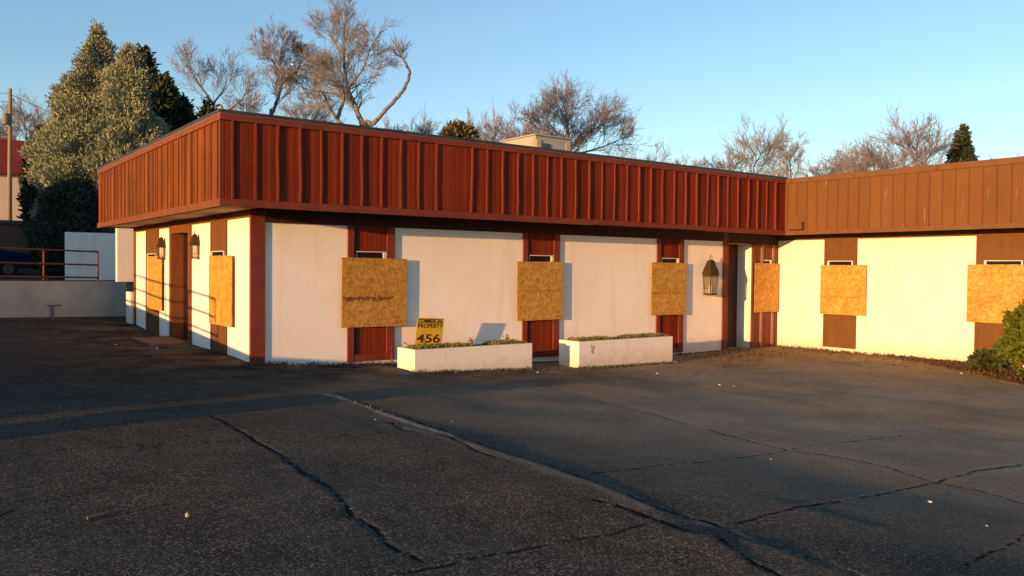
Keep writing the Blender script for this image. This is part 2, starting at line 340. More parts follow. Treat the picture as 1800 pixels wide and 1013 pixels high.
def make_lot():
    xs = np.concatenate([[-400, -200, -100, -60, -40, -25, -16], np.arange(-12, 0, .5), np.arange(0, 13, .028), np.arange(13, 21, .06), np.arange(21, 40, 2), [40, 60, 100, 200, 400]])
    ys = np.concatenate([[-300, -100, -50, -20, -10, -4, 0, 1], np.arange(1.4, 7, .026), np.arange(7, 12, .034), np.arange(12, 16, .06), np.arange(16, 30, .25), np.arange(30, 60, 3), [60, 80, 120, 200, 400, 800]])
    X, Y = np.meshgrid(xs, ys, indexing='ij'); Z = G(X, Y)
    crack = np.zeros_like(X); pale = np.zeros_like(X); dz = np.zeros_like(X)
    def dist(line, wmax):
        x0, y0 = line.min(0)-wmax; x1, y1 = line.max(0)+wmax
        ix = np.where((xs >= x0) & (xs <= x1))[0]; iy = np.where((ys >= y0) & (ys <= y1))[0]
        if len(ix) == 0 or len(iy) == 0: return None
        D = np.full((len(ix), len(iy)), 9.)
        gx_, gy_ = xs[ix], ys[iy]
        for a, b in zip(line[:-1], line[1:]):
            jx = np.where((gx_ >= min(a[0], b[0])-wmax) & (gx_ <= max(a[0], b[0])+wmax))[0]
            jy = np.where((gy_ >= min(a[1], b[1])-wmax) & (gy_ <= max(a[1], b[1])+wmax))[0]
            if len(jx) == 0 or len(jy) == 0: continue
            px, py = np.meshgrid(gx_[jx], gy_[jy], indexing='ij')
            d = b-a; t = np.clip(((px-a[0])*d[0]+(py-a[1])*d[1])/(d@d+1e-12), 0, 1)
            dd = np.hypot(px-a[0]-t*d[0], py-a[1]-t*d[1])
            sl_ = np.ix_(jx, jy); D[sl_] = np.minimum(D[sl_], dd)
        return np.ix_(ix, iy), D
    for pts, wd, dp, _ in CR:
        ln = world_line(pts, .016, fine=.55); r = dist(ln, wd*5+.05)
        if r is None: continue
        k, D = r
        rag = rng.normal(0, 1, D.shape)
        wloc = (wd*.34+.0055)*(.85+.55*np.sin(X[k]*3.1+Y[k]*5.3)*np.sin(Y[k]*9.7+X[k]*2)+.30*rag)
        wloc = np.clip(wloc, .006, None)
        m_ = np.exp(-(D/wloc)**2*.9); crack[k] = np.maximum(crack[k], m_)
        dz[k] -= min(dp, .022)*.55*m_
    for pts, wd, hh in HEAVE:
        ln = world_line(pts, .008, fine=.3); r = dist(ln, wd*3)
        if r is None: continue
        k, D = r
        # which side of the line a point lies on: the side toward the sun is pushed up
        mid = ln[::4]; dm = np.gradient(mid, axis=0); px = X[k][..., None]-mid[:, 0]; py = Y[k][..., None]-mid[:, 1]
        jn = np.argmin(px**2+py**2, -1); cr_ = dm[jn, 0]*(Y[k]-mid[jn, 1])-dm[jn, 1]*(X[k]-mid[jn, 0])
        endf = sstep(0, 4, jn)*(1-sstep(len(mid)-5, len(mid)-1, jn))
        up_side = 1/(1+np.exp(cr_/np.hypot(dm[jn, 0], dm[jn, 1])/.012))
        if dm.mean(0)[1] > 0: up_side = 1-up_side
        dz[k] += hh*endf*(up_side*np.exp(-(D/wd)**2))
    for pts, wd, s in PALE:
        ln = world_line(pts, .012); r = dist(ln, wd*3)
        if r is None: continue
        k, D = r
        m_ = s*np.exp(-(D/wd)**2)*(.7+.3*np.sin(X[k]*23+Y[k]*31)*np.sin(Y[k]*47-X[k]*17)); pale[k] = np.maximum(pale[k], m_)
    # broad unevenness of old asphalt
    und = np.zeros_like(X)
    for k in range(9):
        a = rng.uniform(0, 6.28); wl = rng.uniform(1.2, 4); ph = rng.uniform(0, 6.28)
        und += .0022*wl*np.sin((X*math.cos(a)+Y*math.sin(a))*6.283/wl+ph)/1.5
    near = np.exp(-((X-8)/14)**4)*np.exp(-((Y-7)/11)**4)
    Z = Z+dz+und*near
    # dirt gathers along the foot of the building
    d1 = np.where(X > 5.1, np.abs(np.clip(14.9-Y, 0, None)), np.hypot(X-5.1, np.clip(14.9-Y, 0, None)))
    d1 = np.where((X < 5.1) & (Y > 14.9), 5.1-X, d1)
    d2 = np.clip(20.7-X, 0, None)
    dirt = np.maximum(np.exp(-(d1/1.5)**2)*.9*sstep(8, 15, X), np.exp(-(d2/3.6)**2)*np.where(Y < 15, 1., 0))
    dirt = np.maximum(dirt, .75*np.exp(-((X-17.5)/3.2)**2-((Y-13.2)/1.6)**2))
    nx, ny = X.shape
    v = np.stack([X, Y, Z], -1).reshape(-1, 3)
    i = np.arange(nx-1)[:, None]*ny+np.arange(ny-1)[None, :]
    f = np.stack([i, i+ny, i+ny+1, i+1], -1).reshape(-1, 4)
    me = bpy.data.meshes.new('parking_lot'); me.vertices.add(len(v)); me.vertices.foreach_set('co', v.ravel())
    me.loops.add(f.size); me.loops.foreach_set('vertex_index', f.ravel().astype(np.int32))
    me.polygons.add(len(f)); me.polygons.foreach_set('loop_start', np.arange(0, f.size, 4, dtype=np.int32)); me.polygons.foreach_set('loop_total', np.full(len(f), 4, dtype=np.int32))
    me.polygons.foreach_set('use_smooth', np.ones(len(f), bool))
    me.update(); me.validate()
    damp = np.exp(-(d1/4.2)**2)*(1-sstep(9, 15, X))  # ramp wall's shade painted into the asphalt near the building
    worn = sstep(3.5, 11, X+.25*(Y-4))  # asphalt colour lightened toward the right
    for nm, A in (('damp', damp), ('worn', worn), ('crack', crack), ('pale', pale), ('dirt', dirt)):  # damp holds the shade painted near the building
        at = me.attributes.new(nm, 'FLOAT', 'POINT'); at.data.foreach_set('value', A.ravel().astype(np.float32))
    o = bpy.data.objects.new('parking_lot', me); COL.objects.link(o); tag(o, kind='structure')
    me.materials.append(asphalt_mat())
    return o

def asphalt_mat():
    m = bpy.data.materials.new('old_asphalt'); m.use_nodes = True; t = m.node_tree; N = t.nodes; L = t.links; b = N['Principled BSDF']
    b.inputs['Roughness'].default_value = .97; b.inputs['Specular IOR Level'].default_value = .02
    tc = N.new('ShaderNodeTexCoord')
    def noise(s, d=5, r=.6):
        n = N.new('ShaderNodeTexNoise'); n.inputs['Scale'].default_value = s; n.inputs['Detail'].default_value = d; n.inputs['Roughness'].default_value = r
        L.new(tc.outputs['Object'], n.inputs['Vector']); return n.outputs[0]
    def rng_(x, a, b_, c, d):
        n = N.new('ShaderNodeMapRange'); n.inputs[1].default_value = a; n.inputs[2].default_value = b_; n.inputs[3].default_value = c; n.inputs[4].default_value = d
        L.new(x, n.inputs[0]); return n.outputs[0]
    def mixc(f, a, c):
        n = N.new('ShaderNodeMix'); n.data_type = 'RGBA'
        if isinstance(f, (int, float)): n.inputs[0].default_value = f
        else: L.new(f, n.inputs[0])
        for i, q in ((6, a), (7, c)):
            if isinstance(q, tuple): n.inputs[i].default_value = (*q, 1)
            else: L.new(q, n.inputs[i])
        return n.outputs[2]
    def attr(nm):
        n = N.new('ShaderNodeAttribute'); n.attribute_name = nm; return n.outputs['Fac']
    c = mixc(rng_(noise(.55, 5), .35, .65, 0, 1), (.038, .038, .031), (.066, .064, .052))
    c = mixc(rng_(noise(3.1, 6), .45, .7, 0, .6), c, (.024, .023, .024))
    mw = N.new('ShaderNodeMath'); mw.operation = 'MULTIPLY'; L.new(attr('worn'), mw.inputs[0]); L.new(rng_(noise(.9, 6, .7), .3, .65, .42, .85), mw.inputs[1])
    c = mixc(mw.outputs[0], c, (.38, .335, .24))
    # exposed aggregate: small pale stones
    vo = N.new('ShaderNodeTexVoronoi'); vo.inputs['Scale'].default_value = 85; L.new(tc.outputs['Object'], vo.inputs['Vector'])
    sp = N.new('ShaderNodeSeparateColor'); L.new(vo.outputs['Color'], sp.inputs[0])
    spk = N.new('ShaderNodeMath'); spk.operation = 'MULTIPLY'; L.new(rng_(sp.outputs[0], .63, .97, 0, 1), spk.inputs[0]); L.new(rng_(noise(1.9, 6, .7), .3, .68, .35, 1), spk.inputs[1])
    c = mixc(spk.outputs[0], c, (.24, .21, .16))
    c = mixc(rng_(sp.outputs[1], .6, 1, 0, .55), c, (.022, .022, .019))
    # dirt and moss
    mu = N.new('ShaderNodeMath'); mu.operation = 'MULTIPLY'; L.new(attr('dirt'), mu.inputs[0]); L.new(rng_(noise(1.7, 7, .7), .3, .62, .15, 1), mu.inputs[1])
    c = mixc(mu.outputs[0], c, mixc(rng_(noise(6, 5), .4, .6, 0, 1), (.22, .15, .060), (.36, .29, .12)))
    mu3 = N.new('ShaderNodeMath'); mu3.operation = 'MULTIPLY'; L.new(attr('damp'), mu3.inputs[0]); L.new(rng_(noise(1.3, 6, .7), .3, .6, .35, .95), mu3.inputs[1])  # damp mask is the ramp wall's painted shade
    c = mixc(mu3.outputs[0], c, (.010, .009, .007))  # painted shade goes over the dirt
    mu2 = N.new('ShaderNodeMath'); mu2.operation = 'MULTIPLY'; L.new(attr('pale'), mu2.inputs[0]); L.new(rng_(noise(30, 4), .3, .6, .3, 1), mu2.inputs[1])
    c = mixc(rng_(attr('crack'), .2, .65, 0, .88), c, (.012, .010, .008))
    c = mixc(mu2.outputs[0], c, (.50, .40, .30))
    L.new(c, b.inputs['Base Color'])
    h1 = N.new('ShaderNodeMath'); h1.operation = 'MULTIPLY_ADD'; h1.inputs[1].default_value = .55
    L.new(noise(70, 4, .7), h1.inputs[0]); L.new(rng_(vo.outputs['Distance'], 0, .6, .6, 0), h1.inputs[2])
    bp = N.new('ShaderNodeBump'); bp.inputs['Strength'].default_value = .55; bp.inputs['Distance'].default_value = .009
    L.new(h1.outputs[0], bp.inputs['Height'])
    bp2 = N.new('ShaderNodeBump'); bp2.inputs['Strength'].default_value = .25; bp2.inputs['Distance'].default_value = .03
    L.new(noise(5, 5), bp2.inputs['Height']); L.new(bp.outputs[0], bp2.inputs['Normal']); L.new(bp2.outputs[0], b.inputs['Normal'])
    return m
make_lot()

# ------------------------------------------------------------------ main building
X0, Y0, ZT, ZB, ML, LL, OV = 4.332, 14.131, 4.314, 2.757, 10.779, 15.632, .8065
XW, YW = X0+OV, Y0+OV            # wall planes (left face, front face)
XF, XR = X0+LL, X0+LL+OV         # wing fascia plane, wing wall plane
YB = Y0+ML; YE = 24.36
bl = empty('building', (XW, YW, 0))
bloc = (XW, YW, 0)
def P(name, mb, m, label=None, parent=None, bevel=0, smooth=False):
    o = mb.build(name, m, None, bevel, smooth)
    o.parent = parent or bl
    if parent is None: fix(o, bloc)
    if label: o['label'] = label
    return o
tag(bl, 'L-shaped single-storey white stucco building with deep red wooden fascia and boarded windows', 'building')
BASE = -.9
# front wall: up to door recess, then lintel and pier; return of the recess
w1 = MB(); w1.box(XW, YW, BASE, 18.42, YW+.3, 2.9)
w1.box(18.42, YW, 2.50, 19.55, YW+.3, 2.9); w1.box(19.55, YW, BASE, XR, YW+.3, 2.9)
w1.box(19.55, YW+.3, BASE, 19.85, 15.50, 2.9)
P('wall', w1, m_stucco, 'white front wall in grazing light')
w2 = MB(); w2.box(XW, YW+.302, BASE, XW+.3, 19.02, 2.9); w2.box(XW, 19.02, 2.52, XW+.3, 20.46, 2.9); w2.box(XW, 20.46, BASE, XW+.3, YE, 2.9)
P('wall', w2, m_stucco, 'brightly lit left end wall')
w3 = MB(); w3.box(XR, 2.0, BASE, XR+.3, YW+.298, 2.9)
P('wall', w3, m_stucco, 'bright cream wall of the right wing')
w4 = MB(); w4.box(XW+.305, YE-.3, BASE, 27, YE, 2.9); w4.box(27, 2.0, BASE, 27.3, YE, 2.9); w4.box(XR+.302, 2.0, BASE, 26.99, 2.3, 2.9)
P('wall', w4, m_stucco, 'rear wall')
# roof deck with opening-free slab, kept below the parapet
r = MB(); r.prism([(X0+.13, Y0+.13), (XF+.13, Y0+.13), (XF+.13, 1.5), (28, 1.5), (28, YB-.13), (X0+.13, YB-.13)], 4.0, 4.12)
P('roof', r, m_roof)
# soffits
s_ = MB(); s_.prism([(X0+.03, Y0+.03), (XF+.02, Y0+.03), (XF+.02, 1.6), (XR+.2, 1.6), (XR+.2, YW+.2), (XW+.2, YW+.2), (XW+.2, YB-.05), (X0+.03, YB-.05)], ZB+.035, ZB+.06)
P('soffit', s_, m_shade)  # soffit coloured dark for the shade under the eaves
s_ = MB(); s_.prism([(X0+.12, Y0+.13), (XW-.05, Y0+.13), (XW-.05, YB-.13), (X0+.12, YB-.13)], ZB+.012, ZB+.034)
P('soffit', s_, m_soffit_lit, 'soffit board along the end wall, coloured pale for bounced light')
# frieze boards at the top of each wall
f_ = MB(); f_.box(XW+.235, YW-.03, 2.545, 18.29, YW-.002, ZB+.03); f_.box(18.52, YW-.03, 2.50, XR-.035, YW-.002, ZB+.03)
P('frieze_board', f_, m_shade)  # front frieze coloured dark for the shade under the overhang
f_ = MB(); f_.box(XW-.0325, 19.031, 2.49, XW-.003, 20.439, ZB+.03); P('door_head', f_, m_trim_l)
f_ = MB(); f_.box(XW-.03, YW+.06, 2.635, XW-.002, YE-.16, ZB+.03); P('frieze_board', f_, m_trim_l)
f_ = MB(); f_.box(XR-.03, 2.05, 2.63, XR-.002, YW-.04, ZB+.03); P('frieze_board', f_, m_brown)
# fascias
def fascia_front():
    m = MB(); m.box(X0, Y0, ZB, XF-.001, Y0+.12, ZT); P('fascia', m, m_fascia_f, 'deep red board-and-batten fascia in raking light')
    b_ = MB(); x = X0+.17; k = 0
    while x < XF-.15:
        wd = .038+random.uniform(-.004, .004); pr = .031+random.uniform(-.006, .010)
        skip = k in (11,) 
        lean = random.gauss(0, .006)
        if k in (12, 30, 34): lean = .05
        if not skip:
            b_ = MB()
            # slightly warped batten in three lengths
            z = [ZB+.125, 3.2, 3.75, ZT-.105]
            off = [0, random.gauss(0, .007)+(.03 if k in (12, 34) else 0), random.gauss(0, .007)+lean*.5, lean*.5]
            for a in range(3):
                n = len(b_.v)
                for zz, oo in ((z[a], off[a]), (z[a+1], off[a+1])):
                    b_.v += [(x+oo, Y0-pr, zz), (x+oo+wd, Y0-pr, zz), (x+oo+wd, Y0-.001, zz), (x+oo, Y0-.001, zz)]
                b_.f += [(n, n+1, n+5, n+4), (n+1, n+2, n+6, n+5), (n+3, n, n+4, n+7)]
                if a == 0: b_.f.append((n, n+3, n+2, n+1))
            P('batten', b_, m_trim)
        x += .405+random.uniform(-.012, .012); k += 1
    t = MB(); t.box(X0-.028, Y0-.030, ZT-.115, XF-.03, Y0-.001, ZT-.002); P('top_trim', t, m_trim, bevel=.004)
    t = MB(); xs = [X0-.028, 8.9, 12.75, 16.6, XF-.03]
    for i in range(4):
        d = .0 if i != 2 else .004
        z0 = ZB-.012+(.022 if i == 2 else 0)
        n = len(t.v)
        dl = [0, 0, -.0, .0][i]; dr = [0, -.012, 0, 0][i]
        t.box(xs[i]+(.004 if i else 0), Y0-.034-d, z0, xs[i+1]-.004, Y0-.001, ZB+.118)
    P('bottom_trim', t, m_trim, bevel=.004)
fascia_front()
def fascia_left():
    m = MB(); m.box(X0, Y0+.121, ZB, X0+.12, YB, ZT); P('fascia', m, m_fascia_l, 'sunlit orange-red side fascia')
    b_ = MB(); y = Y0+.17
    while y < YB-.1:
        b_ = MB(); b_.box(X0-.022, y, ZB+.12, X0-.001, y+.04, ZT-.115); P('batten', b_, m_trim_l); y += .405+random.uniform(-.05, .05)
    t = MB(); t.box(X0-.028, Y0-.0005, ZT-.115, X0-.001, YB+.02, ZT-.002); t.box(X0-.034, Y0-.0005, ZB-.012, X0-.001, YB+.02, ZB+.118)
    t.box(X0-.028, Y0-.0005, ZB+.119, X0-.001, Y0+.03, ZT-.116)
    P('trim', t, m_trim_l, bevel=.004)
    m = MB(); m.box(X0+.121, YB-.12, ZB, 28, YB, ZT-.05); P('fascia', m, m_fascia_f, 'rear fascia')
fascia_left()
def fascia_wing():
    m = MB(); m.box(XF, 1.4, ZB, XF+.12, Y0+.119, ZT-.005); P('fascia', m, m_fascia_w, 'faded brown fascia of the right wing')
    t = MB()
    for a, b_ in ((1.4, 6.3), (6.305, 9.9), (9.905, Y0-.001)):
        t.box(XF-.026, a, ZT-.135, XF-.001, b_, ZT+.012)
        t.box(XF-.030, a, ZB-.012, XF-.001, b_, ZB+.10)
    P('trim', t, m_brown, bevel=.004)
    s = MB(); y = Y0-.35
    k = 0
    while y > 1.6:
        s = MB(); s.box(XF-.006, y, ZB+.101, XF-.0005, y+.012, ZT-.136); P('seam_strip', s, m_brown); y -= 1.22 if k % 2 else .62; k += 1
fascia_wing()
# metal roof edge above front and left fascia
c_ = MB(); c_.prism([(X0-.05, Y0-.05), (XF+.02, Y0-.05), (XF+.02, Y0+.13), (X0+.16, Y0+.13), (X0+.16, YB), (X0-.05, YB)], ZT, ZT+.055)
P('roof_edge', c_, m_cap, 'grey metal drip edge')
c_ = MB(); c_.prism([(X0-.035, Y0-.037), (XF, Y0-.037), (XF, Y0), (X0, Y0), (X0, YB), (X0-.035, YB)], ZT-.012, ZT-.0005)
P('pale_flashing', c_, mat('pale_flashing', (.34, .22, .19), .6))
# junction box on the wing fascia
j = MB(); j.box(XF-.16, 13.50, ZB+.13, XF-.001, 13.95, ZB+.34); P('junction_box', j, m_brown, bevel=.01)
# posts
p_ = MB(); p_.box(XW-.035, YW-.035, -.09, XW+.232, YW-.001, ZB+.03); p_.box(XW-.035, YW-.0005, -.09, XW-.001, YW+.05, ZB+.03)
P('corner_post', p_, m_trim, bevel=.004)
p_ = MB(); p_.box(18.29, YW-.035, -.46, 18.50, YW-.001, ZB+.03); p_.box(18.4205, YW-.0005, -.46, 18.50, YW+.46, 2.50); P('door_post', p_, m_trim)
p_ = MB(); p_.box(XW-.035, 18.82, -.06, XW-.001, 19.03, 2.63); p_.box(XW-.0005, 18.93, -.06, XW+.45, 19.0205+.01, 2.52); P('door_post', p_, m_trim_l)
p_ = MB(); p_.box(XW-.035, 20.44, -.06, XW-.001, 20.62, 2.63); p_.box(XW-.0005, 20.42, -.06, XW+.24, 20.4595, 2.52); P('door_post', p_, m_trim_l)
p_ = MB(); p_.box(XW-.03, YE-.15, -.06, XW-.001, YE+.02, ZB+.03); P('end_trim', p_, m_trim_l)
p_ = MB(); p_.box(XW+.241, 20.421, -.06, XW+.438, 20.4595, 2.52); P('door_reveal', p_, m_shade)  # inner jamb coloured dark to paint the shade of the recess
# doors in the recesses
d = MB(); d.box(18.50, 15.42, -.5, 19.551, 15.47, 2.52); dr = P('door', d, m_door, 'dark door in shadow at the inner corner')
h = MB(); h.tube([(0,0,0),(0,-.05,0)], .022, 10); hh = h.build('handle', m_brass, dr); hh.location = (19.40, 15.42, .55)
d = MB(); d.box(XW+.44, 19.031, -.1, XW+.50, 20.42, 2.52); dr = P('door', d, m_doorcream, 'pale door in the left recess')
h = MB(); h.tube([(0,0,0),(-.05,0,0)], .022, 10); hh = h.build('handle', m_brass, dr); hh.location = (XW+.44, 19.2, 1.0)
# front pilasters with window between stiles
def pil_front(x0, x1, zb):
    m = MB(); sw = .13
    m.box(x0, YW-.045, zb, x0+sw, YW-.001, 2.545); m.box(x1-sw*1.35, YW-.045, zb, x1, YW-.001, 2.545)
    m.box(x0+sw, YW-.036, zb, x1-sw*1.35, YW-.001, zb+.14)
    o = P('pilaster', m, m_trim, bevel=.003)
    q = MB(); q.box(x0+sw+.001, YW-.012, zb+.14, x1-sw*1.35-.001, YW-.001, 2.545)
    pp = q.build('siding_panel', m_fascia_f, o)
    q = MB(); q.box(x0+sw+.001, YW-.0150, zb+.141, x0+sw+.075, YW-.0121, 2.544); q.build('shadow_gap', m_shade, o)  # dark strip painting the stile's shadow on the panel
    wx0, wx1 = x0+sw+.06, x1-sw-.06
    wnd = MB(); 
    wnd.box(wx0, YW-.040, 2.036, wx1, YW-.0125, 2.052); wnd.box(wx1-.075, YW-.047, .72, wx1, YW-.0125, 2.029)
    wnd.box(wx0, YW-.018, .72, wx0+.010, YW-.0125, 2.035); wnd.box(wx0, YW-.040, .69, wx1, YW-.0125, .719)
    wo = P('window', wnd, m_winframe)
    g_ = MB(); g_.box(wx0+.0125, YW-.020, .7195, wx1-.0755, YW-.0125, 2.0355); gg = g_.build('pane', m_glass, wo)
pil_front(7.02, 8.05, -.13); pil_front(11.33, 12.40, -.30); pil_front(15.67, 16.68, -.44)
# inner corner pilaster with pale vertical strips
m = MB(); m.box(19.5505, YW-.035, -.46, XR-.002, YW-.001, 2.50); o = P('pilaster', m, m_trim)
m = MB()
for x in (19.93, 20.45): m.box(x, YW-.062, -.44, x+.10, YW-.036, 2.49)
q = m.build('strip', mat('weathered_strip', (.30, .19, .14), .8, .3, 30), o)
m = MB(); m.box(19.55, YW-.05, -.46, 19.70, YW-.036, 2.5); q = m.build('stile', m_brown, o)
wnd = MB(); wnd.box(20.1, YW-.075, 2.03, 20.4, YW-.036, 2.06); wnd.box(20.34, YW-.075, .7, 20.4, YW-.036, 2.029); wo = P('window', wnd, m_winframe)
g_ = MB(); g_.box(20.1, YW-.05, .7, 20.339, YW-.037, 2.029); g_.build('pane', m_glass, wo)
# side-facing pilasters (left end wall and wing)
def pil_side(xp, y0, y1, zb, zt, mt, frame=None):
    m = MB(); m.box(xp-.018, y0, zb, xp-.001, y1, zt); o = P('pilaster', m, mt)
    e_ = MB(); e_.box(xp-.028, y0, zb, xp-.019, y0+.07, zt); e_.box(xp-.028, y1-.07, zb, xp-.019, y1, zt); q = e_.build('stile', mt, o)
    c = (y0+y1)/2; hw = min(.42, (y1-y0)/2-.12)
    wnd = MB(); wnd.box(xp-.04, c-hw, 2.02, xp-.019, c+hw, 2.036); wnd.box(xp-.05, c+hw-.05, .72, xp-.019, c+hw, 2.019); wnd.box(xp-.04, c-hw, .72, xp-.019, c-hw+.03, 2.019)
    wo = P('window', wnd, m_winframe)
    g_ = MB(); g_.box(xp-.03, c-hw+.0305, .72, xp-.0192, c+hw-.0505, 2.019); g_.build('pane', m_glass, wo)
pil_side(XW, 16.35, 17.39, .0, 2.634, m_panel_b); pil_side(XW, 21.69, 22.99, .02, 2.634, m_panel_b)
pil_side(XR, 12.40, 13.39, -.36, 2.629, m_panel_b); pil_side(XR, 8.10, 9.33, -.38, 2.629, m_panel_b); pil_side(XR, 3.9, 5.1, -.38, 2.629, m_panel_b)

# ------------------------------------------------------------------ boards over the windows
GB = 'chipboard panels nailed over the windows'
def board(axis, a0, a1, z0, z1, off, label, marks=(), tint=(1, 1, 1), rot=0, scrawl=None, seed=0):
    rnd = random.Random(seed)
    t = .015; hw = (a1-a0)/2; hz = (z1-z0)/2; cx = (a0+a1)/2; cz = (z0+z1)/2
    mb = MB()
    if axis == 'f': mb.box(-hw, 0, -hz, hw, t, hz); loc = (cx, YW-off, cz)
    else: mb.box(0, -hw, -hz, t, hw, hz); loc = ((XW if axis == 'l' else XR)-off, cx, cz)
    e = empty('window_board', (loc[0], loc[1], cz-hz))
    tag(e, label, 'board', GB)
    mt = osb_mat('chipboard', marks=marks, tint=tint)
    o = mb.build('sheet', mt, e); o.location = (0, 0, hz)
    if rot:
        o.rotation_euler = (0, rot, 0) if axis == 'f' else (rot, 0, 0)
    # packing battens that hold it off the wall
    bt = MB()
    for s in (-1, 1):
        a = s*(hw-.14)
        if axis == 'f': bt.box(a-.04, t+.0005, .05, a+.04, off-.048, 2*hz-.05)
        else: bt.box(t+.0005, a-.04, .05, off-.052, a+.04, 2*hz-.05)
    bt.build('packing_strip', m_winframe, e)
    sc = MB()
    for i in range(4):
        for s in (-1, 1):
            a = s*(hw-.05); z = -hz+.08+i*(2*hz-.16)/3
            if axis == 'f': sc.box(a-.008, -.004, z-.008, a+.008, -.0005, z+.008)
            else: sc.box(-.004, a-.008, z-.008, -.0005, a+.008, z+.008)
    so_ = sc.build('screw_heads', m_grey, o)
    if scrawl:
        s2 = MB(); zc, x0_, x1_ = scrawl; x = x0_
        while x < x1_:
            hgt = rnd.uniform(.05, .12); wd = rnd.uniform(.02, .045)
            zz = zc+rnd.uniform(-.02, .02)
            s2.poly([(x, -.002, zz-hgt/2), (x+wd, -.002, zz-hgt/2), (x+wd+rnd.uniform(-.02, .02), -.002, zz+hgt/2), (x+rnd.uniform(-.01, .01), -.002, zz+hgt/2)])
            if rnd.random() < .6: s2.poly([(x, -.0025, zz-.008), (x+.06, -.0025, zz-.01), (x+.06, -.0025, zz+.01), (x, -.0025, zz+.008)])
            x += wd+rnd.uniform(.002, .022)
        s2.build('scrawl', m_stain, o)
    return e
board('f', 6.87, 8.30, .55, 1.92, .082, 'widest chipboard sheet on the front wall, with a brown scrawl, nearest the building corner', rot=.006, scrawl=(-.12, -.68, .36), tint=(.92, .86, .8), seed=1)
board('f', 11.13, 12.47, .56, 1.905, .082, 'chipboard sheet above the gap between the two white planters', marks=((.0, .006, .6), (-.22, .004, .45)), rot=-.008, seed=2)
board('f', 15.42, 16.74, .57, 1.93, .082, 'chipboard sheet on the front wall, left of the large wall lantern', marks=((-.11, .022, .35),), seed=3)
board('f', 19.60, 20.71, .55, 1.96, .10, 'narrow chipboard sheet in the inner corner beside the dark doorway', tint=(1.05, .98, .8), seed=4)
board('l', 15.87, 17.32, .56, 1.94, .075, 'sunlit chipboard sheet on the end wall, nearer the building corner, crossed by railing shadows', tint=(1.05, 1, .8), seed=5)
board('l', 21.17, 22.61, .63, 1.965, .075, 'sunlit chipboard sheet on the end wall, far side of the doorway recess', tint=(1.05, 1, .75), seed=6)
board('w', 12.10, 13.46, .56, 1.92, .075, 'chipboard sheet in the middle of the bright right-wing wall', marks=((.02, .005, .5), (-.2, .005, .6)), seed=7)
board('w', 8.02, 9.50, .56, 1.94, .075, 'chipboard sheet half hidden by the rounded green shrub', marks=((.18, .005, .4), (-.1, .005, .5)), seed=8)

# ------------------------------------------------------------------ wall lanterns
def lantern(loc, face, sc, label):
    e = empty('wall_lantern', loc, {'f': 0, 'l': -math.pi/2}[face], sc)      # local -Y points away from the wall
    tag(e, label, 'wall lamp', 'brass carriage lanterns on the walls')
    cyy = -.155; a, b_, c = .135, .155, .065
    fr = MB()
    for sx_ in (-1, 1):
        for sy_ in (-1, 1):
            fr.tube([(sx_*a, cyy+sy_*a*.8, 0), (sx_*b_, cyy+sy_*b_*.8, .50)], .013, 6)
    fr.prism([(-a-.015, cyy-a*.8-.015), (a+.015, cyy-a*.8-.015), (a+.015, cyy+a*.8+.015), (-a-.015, cyy+a*.8+.015)], -.025, .02)
    fr.prism([(-b_-.02, cyy-b_*.8-.02), (b_+.02, cyy-b_*.8-.02), (b_+.02, cyy+b_*.8+.02), (-b_-.02, cyy+b_*.8+.02)], .49, .55)
    for sx_ in (-1, 0, 1): fr.tube([(sx_*a*.5, cyy-a*.8-.003, .02), (sx_*b_*.5, cyy-b_*.8-.003, .49)], .006, 5)
    fr.build('frame', m_brass, e)
    g_ = MB(); k = .93
    lo = [(-a*k, cyy-a*.8*k), (a*k, cyy-a*.8*k), (a*k, cyy+a*.8*k), (-a*k, cyy+a*.8*k)]
    hi = [(-b_*k, cyy-b_*.8*k), (b_*k, cyy-b_*.8*k), (b_*k, cyy+b_*.8*k), (-b_*k, cyy+b_*.8*k)]
    n = 0; g_.v = [(x, y, .02) for x, y in lo]+[(x, y, .489) for x, y in hi]
    g_.f = [(0, 1, 5, 4), (1, 2, 6, 5), (2, 3, 7, 6), (3, 0, 4, 7)]
    g_.build('glass', m_lglass, e)
    rf = MB(); R1 = b_+.035
    rf.v = [(-R1, cyy-R1*.85, .551), (R1, cyy-R1*.85, .551), (R1, cyy+R1*.85, .551), (-R1, cyy+R1*.85, .551),
            (-c*1.25, cyy-c, .90), (c*1.25, cyy-c, .90), (c*1.25, cyy+c, .90), (-c*1.25, cyy+c, .90),
            (-c*.8, cyy-c*.7, .94), (c*.8, cyy-c*.7, .94), (c*.8, cyy+c*.7, .94), (-c*.8, cyy+c*.7, .94)]
    rf.f = [(3, 2, 1, 0)]+[(i, (i+1) % 4, 4+(i+1) % 4, 4+i) for i in range(4)]+[(4+i, 4+(i+1) % 4, 8+(i+1) % 4, 8+i) for i in range(4)]+[(8, 9, 10, 11)]
    rf.build('roof', m_brass, e, bevel=.004)
    rg = MB(); rg.tube([(math.cos(t)*.05, cyy, 1.0+math.sin(t)*.06) for t in np.linspace(-1.57, 4.71, 17)], .009, 6, False)
    rg.build('ring', m_brass, e, smooth=True)
    bk = MB(); bk.box(-.10, -.022, .12, .10, -.001, .72); bk.tube([(0, -.02, .3), (0, -.07, .33)], .02, 8); bk.tube([(0, -.02, .62), (0, -.06, .60)], .02, 8)
    bk.build('bracket', m_brass, e)
    cd_ = MB()
    for x in (-.05, .05): cd_.tube([(x, cyy, .02), (x, cyy, .24)], .018, 8)
    cd_.build('candle', m_winframe, e)
    return e
lantern((17.62, YW, 1.10), 'f', .98, 'tall weathered brass carriage lantern on the front wall beside the dark doorway')
lantern((XW, 18.3, 1.90), 'l', .55, 'smaller brass lantern on the end wall, on the near side of the doorway recess')
lantern((XW, 21.15, 1.90), 'l', .55, 'smaller brass lantern on the end wall, on the far side of the doorway recess')

